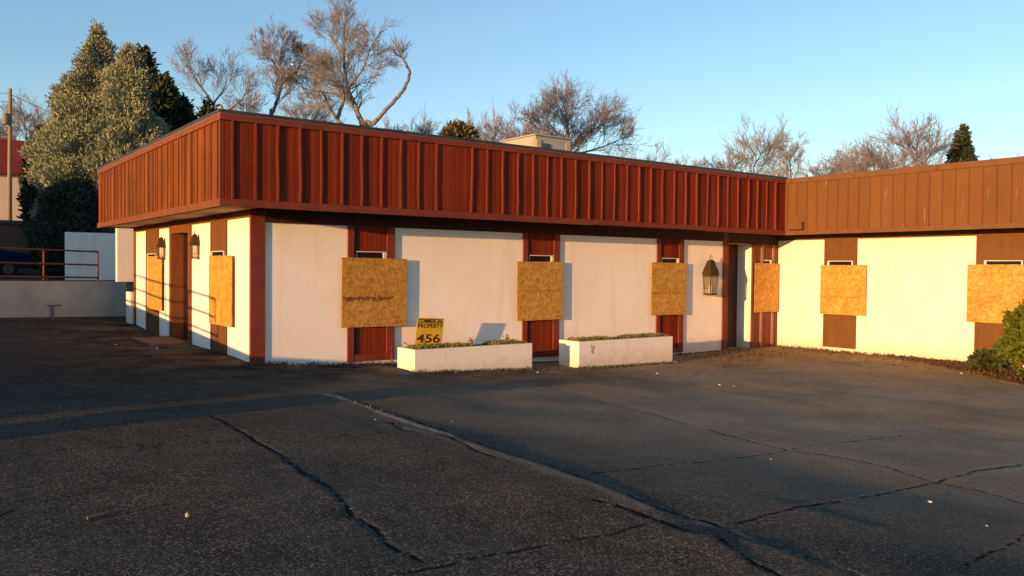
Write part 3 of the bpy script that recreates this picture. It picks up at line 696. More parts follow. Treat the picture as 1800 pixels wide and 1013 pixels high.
# ------------------------------------------------------------------ rooftop unit
hu = empty('rooftop_unit', (16.4, 21.0, 4.12), 0); tag(hu, 'cream and grey air-conditioning unit on the flat roof behind the front fascia', 'air conditioner')
m = MB(); m.box(0, 0, 0, 1.5, 1.9, 1.98); m.build('housing', m_hvac2, hu, bevel=.02)
m = MB(); m.box(-.03, .05, .05, -.001, 1.85, 1.94); m.build('side_panel', m_hvac, hu)
m = MB(); m.box(.28, -.03, .7, .58, -.001, 1.74); m.build('vent_grille', mat('blue_grey_grille', (.05, .09, .10), .6), hu)
m = MB(); m.box(.04, -.03, .1, .22, -.001, 1.85); m.build('access_panel', m_hvac, hu)
m = MB(); m.box(1.28, -.03, .1, 1.46, -.001, 1.85); m.build('access_panel', m_hvac, hu)
m = MB(); m.box(-.05, -.05, 1.981, 1.55, 1.95, 2.02); m.build('lid', m_hvac2, hu)
hu.scale = (1, 1, .97)
an = MB(); an.tube([(0, 0, 0), (0, 0, 2.1)], .018, 6); an.tube([(0, 0, .02), (0, 0, .10)], .09, 8); ao = an.build('roof_antenna', m_grey); ao.location = (13.3, 23.2, 4.12)
tag(ao, 'thin antenna mast standing on the flat roof', 'antenna')

# ------------------------------------------------------------------ foliage helpers
def leaf_cloud(centers, normals, n_per, size, spread, aspect=.45, up=.3, seed=0):
    """arrays of leaf quads around clump centres"""
    r_ = np.random.default_rng(seed)
    C = np.repeat(centers, n_per, 0); Nn = np.repeat(normals, n_per, 0); n = len(C)
    C = C+r_.normal(0, spread, (n, 3))
    D = Nn+r_.normal(0, .55, (n, 3)); D[:, 2] += up; D /= np.linalg.norm(D, axis=1)[:, None]
    S = np.cross(D, r_.normal(0, 1, (n, 3))); S /= np.linalg.norm(S, axis=1)[:, None]+1e-9
    L_ = size*r_.uniform(.6, 1.3, (n, 1))
    a = C-S*L_*aspect*.35; b_ = C+S*L_*aspect*.35
    c = C+D*L_*.6+S*L_*aspect*.5; d = C+D*L_; e = C+D*L_*.6-S*L_*aspect*.5
    V = np.stack([a, b_, c, d, e], 1).reshape(-1, 3)
    Fc = (np.arange(n)[:, None]*5+np.arange(5)[None, :])
    return V, Fc
def np_mesh(name, V, Fc, m, parent=None):
    me = bpy.data.meshes.new(name); k = Fc.shape[1]
    me.vertices.add(len(V)); me.vertices.foreach_set('co', V.astype(np.float32).ravel())
    me.loops.add(Fc.size); me.loops.foreach_set('vertex_index', Fc.astype(np.int32).ravel())
    me.polygons.add(len(Fc)); me.polygons.foreach_set('loop_start', np.arange(0, Fc.size, k, dtype=np.int32)); me.polygons.foreach_set('loop_total', np.full(len(Fc), k, dtype=np.int32))
    me.update(calc_edges=True); me.materials.append(m)
    o = bpy.data.objects.new(name, me); COL.objects.link(o)
    if parent: o.parent = parent
    return o
def conifer(name, base, Ht, profile, m, label, cat, seed, clumps=5200, n_per=9, size=.20, lobes=.16, zlow=.0, group=None, tilt=(0, 0), inner=None, spread=.09, aspect=.36, nlob=150):
    """profile: list of (t, radius) up the height"""
    r_ = np.random.default_rng(seed); e = empty(name, base); tag(e, label, cat, group)
    ts = np.array([p[0] for p in profile]); rs = np.array([p[1] for p in profile])
    area = np.interp(np.linspace(0, 1, 200), ts, rs); cdf = np.cumsum(area+.05); cdf /= cdf[-1]
    t = np.interp(r_.random(clumps), cdf, np.linspace(0, 1, 200)); th = r_.uniform(0, 2*np.pi, clumps)
    R = np.interp(t, ts, rs)
    # branch lobes: bumps from a few random bumps in (theta, t)
    nb = nlob; bt = np.interp(r_.random(nb), cdf, np.linspace(0, 1, 200)); bth = r_.uniform(0, 2*np.pi, nb); bs = r_.uniform(.5, 1, nb)
    rad_m = np.interp(bt, ts, rs)+.15
    dth = (th[:, None]-bth[None, :]+np.pi) % (2*np.pi)-np.pi
    dd = (dth*rad_m[None, :])**2+((t[:, None]-bt[None, :])*Ht)**2
    w_ = rad_m[None, :]*(.28*(150/nlob)**.5)*(.75 if nlob != 150 or aspect < .3 else 1)+.09
    bump = (bs[None, :]*np.exp(-dd/(2*w_**2))).max(1)
    f = (1-lobes*1.5)+lobes*2.4*np.clip(bump, 0, 1)**1.3; depth = np.where(r_.random(clumps) < .25, r_.uniform(.6, 1, clumps), 1.)
    rr = R*f*depth*r_.uniform(.94, 1.04, clumps)
    z = t*Ht+bump*.25*w_.mean()
    x = np.cos(th)*rr+tilt[0]*t; y = np.sin(th)*rr+tilt[1]*t
    Cn = np.stack([x, y, np.maximum(z, zlow)], 1); Nn = np.stack([np.cos(th), np.sin(th), .55+0*th], 1)
    V, Fc = leaf_cloud(Cn, Nn, n_per, size, spread, aspect, seed=seed+1)
    np_mesh('crown', V, Fc, m, e)
    tr = MB(); tr.tube([(0, 0, -.3), (tilt[0]*.4, tilt[1]*.4, Ht*.4), (tilt[0]*.95, tilt[1]*.95, Ht*.93)], [rs.max()*.11+.05, rs.max()*.07+.03, .02], 8)
    for i in range(26):
        tt = r_.uniform(.12, .9); a = r_.uniform(0, 6.28); R_ = float(np.interp(tt, ts, rs))*.8
        p0 = Vector((tilt[0]*tt, tilt[1]*tt, tt*Ht-.15*R_)); tr.tube([p0, p0+Vector((math.cos(a)*R_*.5, math.sin(a)*R_*.5, .1*R_)), p0+Vector((math.cos(a)*R_, math.sin(a)*R_, .35*R_))], [.05, .035, .012], 5)
    tr.build('trunk', m_bark_d, e)
    # dark core added to block light through the crown
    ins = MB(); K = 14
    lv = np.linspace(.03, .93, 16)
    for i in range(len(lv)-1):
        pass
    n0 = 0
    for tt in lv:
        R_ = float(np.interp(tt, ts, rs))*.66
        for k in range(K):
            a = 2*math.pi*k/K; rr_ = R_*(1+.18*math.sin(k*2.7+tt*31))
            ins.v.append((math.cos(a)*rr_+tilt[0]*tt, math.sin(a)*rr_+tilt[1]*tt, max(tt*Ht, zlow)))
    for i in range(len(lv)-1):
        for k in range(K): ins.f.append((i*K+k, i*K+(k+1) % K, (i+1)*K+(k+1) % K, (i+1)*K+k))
    ins.build('inner_twigs', inner or m_cyp_d, e)  # dark core added to block light
    return e

# ------------------------------------------------------------------ bare trees
class Bare:
    def __init__(s, seed): s.V = []; s.F = []; s.TV = []; s.TF = []; s.r = random.Random(seed); s.nt = 0
    def seg(s, a, b_, ra, rb, thick):
        V, Fc = (s.TV, s.TF) if thick else (s.V, s.F)
        k = 6 if thick else 3
        d = (b_-a); 
        if d.length < 1e-5: return
        d.normalize(); ref = Vector((0, 0, 1)) if abs(d.z) < .9 else Vector((1, 0, 0)); e1 = d.cross(ref).normalized(); e2 = d.cross(e1); n = len(V)
        for p, r_ in ((a, ra), (b_, rb)):
            for i in range(k):
                t = 6.2832*i/k; q = p+(e1*math.cos(t)+e2*math.sin(t))*r_; V.append((q.x, q.y, q.z))
        for i in range(k): Fc.append((n+i, n+(i+1) % k, n+k+(i+1) % k, n+k+i))
    def limb(s, pts, r0, r1, wig=.0):
        """thick polyline; returns samples along it"""
        out_ = []; tot = sum((pts[i+1]-pts[i]).length for i in range(len(pts)-1)); acc = 0
        # Catmull-Rom smoothing
        P_ = [pts[0]]+list(pts)+[pts[-1]]; fine = []
        for i in range(1, len(P_)-2):
            for j_ in range(6):
                t = j_/6; a, b_, c, d = P_[i-1], P_[i], P_[i+1], P_[i+2]
                fine.append(.5*((2*b_)+(c-a)*t+(2*a-5*b_+4*c-d)*t*t+(3*b_-a-3*c+d)*t**3))
        fine.append(pts[-1])
        for i in range(1, len(fine)-1):
            fine[i] = fine[i]+Vector((s.r.gauss(0, wig), s.r.gauss(0, wig), s.r.gauss(0, wig)))
        n = len(fine)-1
        for i in range(n):
            ra = r0+(r1-r0)*(i/n)**.8; rb = r0+(r1-r0)*((i+1)/n)**.8
            s.seg(fine[i], fine[i+1], ra, rb, True); out_.append((fine[i], (fine[i+1]-fine[i]).normalized(), ra, i/n))
        out_.append((fine[-1], (fine[-1]-fine[-2]).normalized(), r1, 1)); return out_
    def grow(s, p, d, L_, r_, lev, up=.08, kids=(4, 5, 5), amin=.28, amax=.78, ratio=.66):
        n = 4 if lev > 1 else 3; a = p; step = L_/n; d = d.normalized(); pts = [p]
        for i in range(n):
            d = (d+Vector((s.r.gauss(0, .09), s.r.gauss(0, .09), s.r.gauss(0, .09)+up))).normalized()
            b_ = a+d*step; ra = r_*(1-i/n*.6); rb = r_*(1-(i+1)/n*.6)
            s.seg(a, b_, max(ra, s.rmin), max(rb, s.rmin*.8), lev >= s.thick)
            pts.append(b_)
            if lev > 0:
                m_ = kids[min(lev, len(kids)-1)]/n
                q = int(m_)+(1 if s.r.random() < m_-int(m_) else 0)
                if i == 0 and lev > 1: q = max(q-1, 0)
                for _ in range(q):
                    ang = s.r.uniform(amin, amax); ax = d.cross(Vector((s.r.gauss(0, 1), s.r.gauss(0, 1), s.r.gauss(0, 1)))).normalized()
                    nd = Matrix.Rotation(ang, 3, ax) @ d
                    s.grow(a.lerp(b_, s.r.random()), nd, L_*ratio*s.r.uniform(.7, 1.2), max(ra*.5, s.rmin), lev-1, up, kids, amin, amax, ratio)
            a = b_
    def build(s, name, loc, mt, mt2, label, group='bare winter trees behind the building'):
        e = empty(name, loc); tag(e, label, 'tree', group)
        if s.TV: np_mesh('trunk', np.array(s.TV), np.array(s.TF), mt, e)
        if s.V: np_mesh('twigs', np.array(s.V), np.array(s.F), mt2, e)
        return e
m_twigs = mat('grey_twigs', (.24, .25, .265), .95, var=.1, vscale=1)
m_twigs_far = mat('brown_twigs', (.25, .25, .275), .95, var=.15, vscale=.5)
GZ = 2.0
def traced_tree(seed, D, limbs, label, name='bare_tree', rmin=.0065, L0=2.0, lev=3, dens=1.0, kids=(4, 5, 5), mt2=None, tip=.02):
    """limbs: [(pixel polyline [(u,v,extra depth)], r0, r1, start fraction for side branches)]"""
    b_ = Bare(seed); b_.rmin = rmin; b_.thick = 3
    u0, v0 = limbs[0][0][0][:2]; base = at_depth(u0, v0, D); loc = Vector((base.x, base.y, GZ))
    for pl, r0, r1, f0 in limbs:
        pts = [at_depth(q[0], q[1], D+(q[2] if len(q) > 2 else 0))-loc for q in pl]
        if pl is limbs[0][0]: pts = [Vector((0, 0, -.3))]+pts
        S = b_.limb(pts, r0*.8, r1*.7, .015)
        for (p, d, r_, t) in S:
            if t < f0: continue
            q = (1.3 if t < 1 else 3)*dens
            for _ in range(int(q)+(1 if b_.r.random() < q-int(q) else 0)):
                ax = d.cross(Vector((b_.r.gauss(0, 1), b_.r.gauss(0, 1), b_.r.gauss(0, 1)))).normalized()
                nd = Matrix.Rotation(b_.r.uniform(.4, 1.15), 3, ax) @ d
                b_.grow(p, nd, L0*b_.r.uniform(.6, 1.1)*(1.15-.5*t), max(r_*.34, rmin*1.3), lev, .06, kids)
    return b_.build(name, loc, m_bark, mt2 or m_twigs, label)

traced_tree(11, 40, [
    ([(646,240),(636,217),(624,186),(612,158),(606,118),(604,75),(606,40)], .26, .04, .35),
    ([(618,235,.5),(592,209,.5),(575,180,1),(560,150,1),(548,120,1)], .15, .03, .3),
    ([(592,209,-.5),(604,175,-.5),(600,150,-1),(575,125,-1)], .14, .03, .3),
    ([(612,158,0),(632,130,-1),(645,105,-1.5),(650,85,-2)], .09, .025, .2),
    ([(606,100,0),(588,75,1),(575,50,1)], .07, .02, .2),
    ([(624,186,0),(590,165,2),(550,160,3),(525,152,3)], .09, .02, .2)],
    'tallest bare tree, with a broad twiggy crown reaching the top of the picture', L0=1.4, kids=(3, 5, 5), dens=.85)
traced_tree(12, 41, [
    ([(476,215),(480,197),(490,166),(495,146),(493,110),(495,85)], .17, .035, .35),
    ([(492,150,0),(508,138,.5),(525,122,1),(532,100,1)], .10, .025, .2),
    ([(494,130,0),(478,105,-1),(470,85,-1)], .08, .02, .2)],
    'bare tree with a rounded crown just left of the tallest one', L0=1.15, kids=(3, 5, 5), dens=.85)
traced_tree(13, 38, [([(640,235),(655,219),(679,193),(703,166),(717,142),(719,125),(712,110),(704,98)], .16, .07, .86)],
    'leaning bare limb that curves up to the right, with few twigs', L0=1.0, kids=(4, 5, 5), lev=2, dens=1.6)
traced_tree(14, 46, [([(395,215),(375,182),(351,150),(338,128),(330,115)], .12, .03, .35), ([(375,182,0),(392,160,1),(400,135,1)], .09, .02, .25), ([(395,200,0),(425,175,1),(432,160,1)], .06, .02, .2)],
    'sparse bare tree just right of the dark conifers', L0=1.5, kids=(3, 4, 5), dens=.7)
traced_tree(15, 52, [([(1000,300),(1000,262),(998,230),(995,205),(994,185)], .28, .05, .2), ([(1002,262,0),(1035,235,1),(1060,218,2)], .14, .03, .2), ([(1000,262,0),(970,235,-1),(955,215,-1)], .14, .03, .2), ([(1003,275,0),(1060,258,1),(1090,245,1)], .12, .03, .2)],
    'bare spreading tree with ivy on its limbs, right of the rooftop unit', L0=1.9, kids=(4, 5, 5), dens=1.1, mt2=m_twigs_far, rmin=.008)
# ivy on that tree
def ivy_blob(uv, D, r_, seed, name, label, m_=None, Ht=None, grp=None):
    c = at_depth(*uv, D); e = empty(name, (c.x, c.y, GZ)); tag(e, label, 'shrub' if 'shrub' in name else 'tree', grp)
    rr = np.random.default_rng(seed); n = 420
    d = rr.normal(0, 1, (n, 3)); d /= np.linalg.norm(d, axis=1)[:, None]
    rad = r_*(.75+.35*rr.random(n))[:, None]
    Cn = d*rad*np.array([1, 1, .8])+np.array([0, 0, c.z-GZ])
    V, Fc = leaf_cloud(Cn, d, 9, .22, .12, seed=seed); np_mesh('crown', V, Fc, m_ or m_ivy, e)
    t = MB(); t.tube([(0, 0, -.3), (.1, 0, (c.z-GZ)*.6), (0, 0, c.z-GZ)], [.16, .12, .08], 8); t.build('trunk', m_bark, e)
    return e
ivy_blob((808, 243), 42, .66, 21, 'evergreen_tree', 'small round evergreen crown peeping over the front fascia', m_ivy)
# untraced background trees, three patterns copied
def proto(seed, Ht, spread, lev=4, lean=0):
    b_ = Bare(seed); b_.rmin = .0105; b_.thick = 3
    tr = b_.limb([Vector((0, 0, -.5)), Vector((lean*.3, .1, Ht*.25)), Vector((lean, -.1, Ht*.5)), Vector((lean*1.2, .2, Ht*.82))], Ht*.022, .04, .05)
    for (p, d, r_, t) in tr:
        if t < .28: continue
        for _ in range(3):
            a = b_.r.uniform(0, 6.28); el = b_.r.uniform(.2, 1.1)
            nd = Vector((math.cos(a)*math.cos(el), math.sin(a)*math.cos(el), math.sin(el)))
            b_.grow(p, nd, spread*b_.r.uniform(.55, .85)*(1.15-.55*t), max(r_*.4, .028), 3, .05, (4, 6, 5))
    return b_
PR = []
for i, (sd_, Ht, sp) in enumerate(((31, 10, 3.3), (32, 10, 3.9), (33, 10, 2.8))):
    PR.append(proto(sd_, Ht, sp))
protos = [None]*3
def far_tree(k, u, vtop, D, label, wide=1.0, group='bare winter trees behind the building', vb=None):
    top = at_depth(u, vtop, D); Hh = top.z-GZ
    if protos[k] is None:
        e = PR[k].build('bare_tree', (0, 0, 0), m_bark_d, m_twigs_far, label, group); protos[k] = e
    else: e = copy_tree(protos[k])
    e.location = (top.x, top.y, GZ); s = Hh/10.2; e.scale = (s*wide, s*wide, s); e.rotation_euler = (0, 0, random.uniform(0, 6.28))
    tag(e, label, 'tree', group); return e
far_tree(1, 1325, 226, 60, 'wide brown-twigged bare tree above the inner corner of the roof', 1.0)
far_tree(2, 1392, 222, 57, 'thin bare tree right beside the wide one above the inner corner', .7)
far_tree(0, 1275, 268, 62, 'low dense bare tree at the left foot of the wide one', 1.2)
far_tree(1, 1615, 212, 55, 'wide bare tree left of the small pointed conifer', 1.05)
far_tree(0, 1540, 240, 58, 'slim bare tree on the far left of the group above the right wing', .9)
far_tree(2, 1490, 270, 60, 'shortest bare tree of the group above the right wing', 1.1)
far_tree(2, 838, 186, 62, 'slender bare tree left of the rooftop unit', .55)
far_tree(0, 866, 192, 66, 'second slender bare tree, behind the left end of the rooftop unit', .5)
far_tree(1, 915, 215, 64, 'low bare tree directly behind the rooftop unit', .8)
far_tree(0, 735, 200, 60, 'small bare tree right of the curved limb', .75)
far_tree(2, 700, 228, 62, 'lowest bare tree under the curved limb', .9)
far_tree(1, 530, 165, 62, 'far bare tree filling the gap between the two large crowns', .8)
far_tree(0, 425, 150, 66, 'faint far bare tree right of the sparse one', .8)
far_tree(2, 1085, 262, 66, 'low bare tree at the right foot of the ivy-clad one', 1.2)
far_tree(0, 48, 165, 75, 'bare tree standing behind the red-roofed building, nearer the pole', .8, vb=1)
far_tree(1, 85, 190, 80, 'bare tree between the red-roofed building and the big conifer', .7)
far_tree(2, -10, 175, 78, 'bare tree at the far left picture edge behind the red roof', .8)
for k_, (u_, v_, d_x, lb_) in enumerate(((1220, 274, 74, 'far low tree at the left end of the gap above the front fascia'), (1245, 284, 78, 'lowest far tree left of the wide brown-twigged one'), (1440, 272, 74, 'far low tree in the gap above the inner corner'), (1465, 266, 78, 'far thin tree right of the gap above the inner corner'), (1515, 250, 72, 'far tree filling in behind the slim bare one over the wing'), (1575, 240, 70, 'far tree between the slim and the wide bare trees over the wing'), (960, 222, 72, 'far tree behind the ivy-clad one, on its left'), (905, 208, 74, 'far tree behind the rooftop unit, on its left'), (770, 212, 72, 'far low tree left of the round evergreen'), (672, 212, 70, 'far tree just behind the curved limb'), (1130, 268, 76, 'far low tree right of the ivy-clad one'))):
    far_tree(k_ % 3, u_, v_, d_x, lb_, 1.15)
far_tree(1, 1760, 285, 60, 'low bare tree hidden mostly behind the right end of the wing', .8)

# ------------------------------------------------------------------ conifers
def conifer_px(name, u, vtop, D, prof_px, m_, label, seed, zb=1.3, **kw):
    """prof_px: [(v, half width px)] from the foot to the tip"""
    top = at_depth(u, vtop, D); base = (top.x, top.y, zb); Ht = top.z-zb; k = D/F
    pr = []
    for v, hw in prof_px:
        z = at_depth(u, v, D).z; pr.append((max(0, min(1, (z-zb)/Ht)), hw*k))
    pr.sort(); return conifer(name, base, Ht, pr, m_, label, 'tree', seed, **kw)
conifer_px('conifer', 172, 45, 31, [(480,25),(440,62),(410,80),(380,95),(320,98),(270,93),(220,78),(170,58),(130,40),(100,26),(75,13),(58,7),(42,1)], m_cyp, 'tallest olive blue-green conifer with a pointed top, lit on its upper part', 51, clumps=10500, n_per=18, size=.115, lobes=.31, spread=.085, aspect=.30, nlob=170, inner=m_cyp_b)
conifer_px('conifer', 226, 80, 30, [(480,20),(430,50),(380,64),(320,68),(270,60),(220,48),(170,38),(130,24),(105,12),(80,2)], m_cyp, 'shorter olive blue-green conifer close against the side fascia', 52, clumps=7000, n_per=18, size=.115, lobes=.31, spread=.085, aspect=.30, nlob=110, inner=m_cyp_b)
conifer_px('dark_conifer', 252, 86, 36, [(480,30),(350,80),(250,62),(180,40),(130,20),(90,3)], m_cyp_d, 'dark green conifer whose tip shows behind the blue-green pair', 53, clumps=4200, n_per=8, size=.24, lobes=.3)
conifer_px('dark_conifer', 290, 138, 35, [(480,30),(350,52),(250,44),(200,32),(160,14),(138,2)], m_cyp_d, 'dark green conifer stepping down toward the roof edge', 54, clumps=3200, n_per=8, size=.24, lobes=.3)
conifer_px('dark_conifer', 322, 178, 34, [(480,20),(350,34),(250,27),(210,18),(180,3)], m_cyp_d, 'lowest dark green conifer at the right end of the clump', 55, clumps=2000, n_per=8, size=.22, lobes=.3)
conifer_px('dark_conifer', 366, 176, 40, [(480,20),(350,34),(250,26),(210,14),(178,2)], m_cyp_d, 'small dark conifer tip just above the near corner of the roof', 56, clumps=1800, n_per=8, size=.22, lobes=.25)
conifer_px('dark_conifer', 74, 232, 33, [(440,8),(405,18),(370,24),(320,22),(280,15),(250,8),(233,2)], m_cyp_d, 'narrow black-green conifer left of the blue-green pair', 57, clumps=2600, n_per=8, size=.2, lobes=.2, zb=1.3)
conifer_px('dark_conifer', 1692, 224, 56, [(480,40),(320,26),(290,22),(260,14),(240,7),(224,1)], m_cyp_d, 'small pointed conifer above the roof of the right wing', 58, clumps=2600, n_per=8, size=.26, lobes=.2, zb=GZ)
conifer_px('blue_conifer', 122, 322, 29, [(485,30),(440,42),(405,50),(375,50),(350,40),(322,8)], m_cyp_b, 'dark blue-green foliage added as the shaded foot of the tall conifers', 59, clumps=5200, n_per=14, size=.13, lobes=.34, zb=1.3, nlob=90, spread=.09)  # dark crown added to paint the shaded foot of the tall conifers
# evergreens added out of frame to the left, to shade the foot of the conifers
he = conifer('dark_conifer', (-9, 28.6, 1.2), 4.5, [(0, 1.6), (.5, 1.9), (.85, 1.3), (1, .3)], m_cyp_d, 'unseen broad evergreen added left of the lot to shade the conifers', 'tree', 61, clumps=2600, n_per=8, size=.26, lobes=.15)
for x, y, s, lb in ((-9.4, 31.2, 1.02, 'second unseen evergreen added for shade, further back'), (-9.0, 34.0, 1.05, 'third unseen evergreen added for shade'), (-8.6, 37.0, 1.1, 'last unseen evergreen of the row added for shade')):
    c = copy_tree(he); c.location = (x, y, 1.2); c.scale = (s*1.1, s*1.1, s); c.rotation_euler = (0, 0, x*3+y); tag(c, lb, 'tree')

# ------------------------------------------------------------------ upper ground, retaining walls, railing
RW0, RW1 = (-1.45, 23.85), (5.30, 26.20)        # foot line of the rear retaining wall
def lw_top(y): return .76+(y-13.38)*.0548
tw = [lw_top(23.8), 1.26]
upz = lambda x, y: 1.25+max(0, (y-36))*.13 if y > 36 else 1.25
ug = MB()
# terrace behind the rear retaining wall, rising to the far street
ys_ = [24.2, 30, 36, 42, 50, 60]; zs_ = [1.24, 1.22, 1.25, 2.3, 3.6, 4.2]
pr_ = []
for y, z in zip(ys_, zs_): pr_.append((y, z))
n = 0
for i, (y, z) in enumerate(pr_):
    yl = y; 
    ug.v += [(-60, yl if i else 10, z if i else 1.2), (-1.7, yl if i else 24.05, z), (RW1[0]+.4, (yl if i else 26.55), z), (60 if i >= 1 else 5.8, yl if i else 26.55, z-(.0 if i < 3 else 0))]
for i in range(len(pr_)-1):
    for j_ in range(3):
        a = i*4+j_; ug.f.append((a, a+1, a+5, a+4))
n = len(ug.v); ug.v += [(-400, 140, 5.5), (400, 140, 4.5), (400, 60, 4.2), (-400, 60, 4.2)]; ug.f.append((n+3, n+2, n+1, n))
n = len(ug.v); ug.v += [(-400, 700, 9), (400, 700, 9)]; ug.f.append((n-4, n-3, n+1, n))
ug.build('upper_ground', mat('dry_earth', (.085, .070, .045), 1, .8, 8, .3, 1.5)).__setitem__('kind', 'structure')
rp = MB(); rp.v = [(-1.72, 24.04, 1.24), (-1.72, 10.2, .50), (-60, 10.2, .9), (-60, 24.04, 1.2)]; rp.f = [(0, 1, 2, 3)]
ro = rp.build('driveway_ramp', mat('ramp_asphalt', (.06, .057, .055), .95, .6, 40, .2, 2)); ro['kind'] = 'structure'
d_ = Vector((RW1[0]-RW0[0], RW1[1]-RW0[1], 0)).normalized(); nn = Vector((-d_.y, d_.x, 0))
rw = empty('retaining_wall', (2.0, 25.05, 0)); tag(rw, 'grey painted concrete retaining wall below the rusty railing', 'wall')
m = MB(); a = Vector((RW0[0], RW0[1], 0)); b_ = Vector((RW1[0], RW1[1], 0))
m.prism([tuple(a.xy), tuple(b_.xy), tuple((b_+nn*.25).xy), tuple((a+nn*.25).xy)], [-.2]*4, [1.36, 1.24, 1.24, 1.36])
fix(m.build('wall_face', m_conc, rw), (2.0, 25.05, 0))
m = MB(); m.prism([tuple((a-nn*.05).xy), tuple((b_-nn*.05).xy), tuple((b_-nn*.002).xy), tuple((a-nn*.002).xy)], [-.2]*4, [.46, .24, .24, .46])
fix(m.build('rough_footing', m_conc_d, rw), (2.0, 25.05, 0))
q0 = a+d_*5.0
m = MB(); m.tube([tuple(q0-nn*.06+Vector((0, 0, .2))), tuple(q0-nn*.06+Vector((0, 0, .62)))], .028, 8); m.tube([tuple(q0-nn*.05-d_*.12+Vector((0, 0, .62))), tuple(q0-nn*.05+d_*.25+Vector((0, 0, .63)))], .02, 8)
fix(m.build('drain_pipe', m_grey, rw), (2.0, 25.05, 0))
lw = MB(); lw.prism([(-1.7, 9.75), (-1.45, 9.75), (-1.45, 23.8), (-1.7, 23.8)], -.2, [lw_top(9.75), lw_top(9.75), lw_top(23.8), lw_top(23.8)])
lwo = lw.build('ramp_wall', m_conc); tag(lwo, 'low sloping concrete wall beside the driveway ramp, left of the lot', 'wall')
pr = MB(); pr.box(-.2, -.38, -.3, .2, .38, .62); pr.box(-.25, -.42, .621, .25, .42, .70)  # pier added out of frame to cast the dark band across the lot
pro = pr.build('gate_pier', m_conc, bevel=.01); pro.location = (-1.6, 8.95, .12); tag(pro, 'unseen concrete pier added to cast the shadow band on the lot', 'pier')
def railing(pts, zs, posts, label, zoff=(.12, .50, .87), foot=None):
    e = empty('railing', (pts[0][0], pts[0][1], zs[0])); tag(e, label, 'railing'); loc = (pts[0][0], pts[0][1], zs[0])
    for o_ in zoff:
        m = MB(); m.tube([(p[0], p[1], z+o_) for p, z in zip(pts, zs)], .026, 8); fix(m.build('rail', m_rail, e, smooth=True), loc)
    for t in posts:
        x = pts[0][0]+(pts[-1][0]-pts[0][0])*t; y = pts[0][1]+(pts[-1][1]-pts[0][1])*t; z = zs[0]+(zs[-1]-zs[0])*t
        m = MB(); m.tube([(x, y, z), (x, y, z+zoff[-1]+.026)], .027, 8); fix(m.build('post', m_rail, e, smooth=True), loc)
    return e
def on_rw(s): p = a+d_*s+nn*.12; return (p.x, p.y)
Lr = 6.35
railing([on_rw(.1), on_rw(Lr)], [1.358, 1.358-.12*Lr/7.15], [0, .28, .52, .76, 1], 'rusty red three-rail pipe railing on top of the grey retaining wall', (.12, .48, .86))
railing([(-1.575, 15.33), (-1.575, 23.7)], [lw_top(15.33), lw_top(23.7)], [0, .25, .5, .75, 1], 'sloping three-rail pipe railing beside the driveway ramp')
# white stub walls at the rear corner
m = MB(); m.prism([(5.03, 24.40), (5.135, 24.40), (5.135, 24.95), (5.03, 24.95)], -.3, 1.0); o = m.build('low_pier', m_planter, bevel=.01); tag(o, 'low white pier at the foot of the rear building corner', 'wall')
m = MB(); m.box(0, 0, 0, 4.0, .22, 2.95); o = m.build('side_wall', m_stucco); o.location = (5.20, 27.0, 0.2); tag(o, 'pinkish white wall standing just behind the rear corner of the building', 'wall')
m = MB(); m.box(0, 0, 0, 3.8, .3, 1.72); o = m.build('garden_wall', m_stucco); o.location = (4.38, 30.8, 1.1); tag(o, 'bluish white wall in shade under the conifers, seen through the railing', 'wall')

# ------------------------------------------------------------------ far left: bank, building, pole, car
bk = MB(); bk.prism([(-14, 41), (8.5, 41), (8.5, 41.4), (-14, 41.4)], 1.4, 3.45); bk.prism([(-14, 40.9), (8.5, 40.9), (8.5, 41.5), (-14, 41.5)], 3.451, 3.60)
o = bk.build('brick_wall', m_brick); tag(o, 'low brown brick wall below the red-roofed building', 'wall')
fb = empty('far_building', (3, 62, 2.9)); tag(fb, 'cream building with a red mansard roof in the left distance', 'building')
m = MB(); m.box(-12, 0, 0.0, 5.0, 12, 4.6); m.build('wall', m_cream, fb)
m = MB(); m.prism([(-12.4, -.4), (5.4, -.4), (5.4, 12.4), (-12.4, 12.4)], 4.601, 4.75)
n = len(m.v); m.v += [(-12.4, -.4, 4.751), (5.4, -.4, 4.751), (5.4, 12.4, 4.751), (-12.4, 12.4, 4.751), (-11.7, .5, 6.9), (4.7, .5, 6.9), (4.7, 11.5, 6.9), (-11.7, 11.5, 6.9)]
m.f += [(n+i, n+(i+1) % 4, n+4+(i+1) % 4, n+4+i) for i in range(4)]+[(n+4, n+5, n+6, n+7)]
for k in range(36): m.box(-12.2+k*.5, -.42, 4.76, -12.16+k*.5, -.402, 4.80)
m.build('mansard_roof', m_mansard, fb)
pl_top = at_depth(18, 156, 44); pbx = (pl_top.x, pl_top.y, 3.0)
up_ = empty('utility_pole', pbx); tag(up_, 'wooden utility pole with a grey transformer can', 'utility pole')
m = MB(); m.tube([(-.08, .0, -1), (0, 0, pl_top.z-3.0)], [.13, .085], 10); m.build('pole', m_pole, up_, smooth=True)
m = MB(); m.tube([(-.22, -.12, pl_top.z-3-1.95), (-.22, -.12, pl_top.z-3-1.35)], .17, 12); m.build('transformer', m_grey, up_)
for k, (dx, dy, dz, zz) in enumerate(((-40, 8, 1.2, -.25), (-40, 8, 1.2, -.7), (30, 42, 1.0, -.3))):
    A = Vector((pbx[0], pbx[1], pl_top.z+zz)); B = A+Vector((dx, dy, dz)); pts = [A.lerp(B, t)+Vector((0, 0, -4*1.1*t*(1-t))) for t in np.linspace(0, 1, 14)]
    m = MB(); m.tube(pts, .014, 4); o = m.build('power_line', m_grey)
    tag(o, ['upper thin cable running left from the pole', 'lower thin cable running left from the pole', 'thin cable running back to the right from the pole'][k], 'cable')
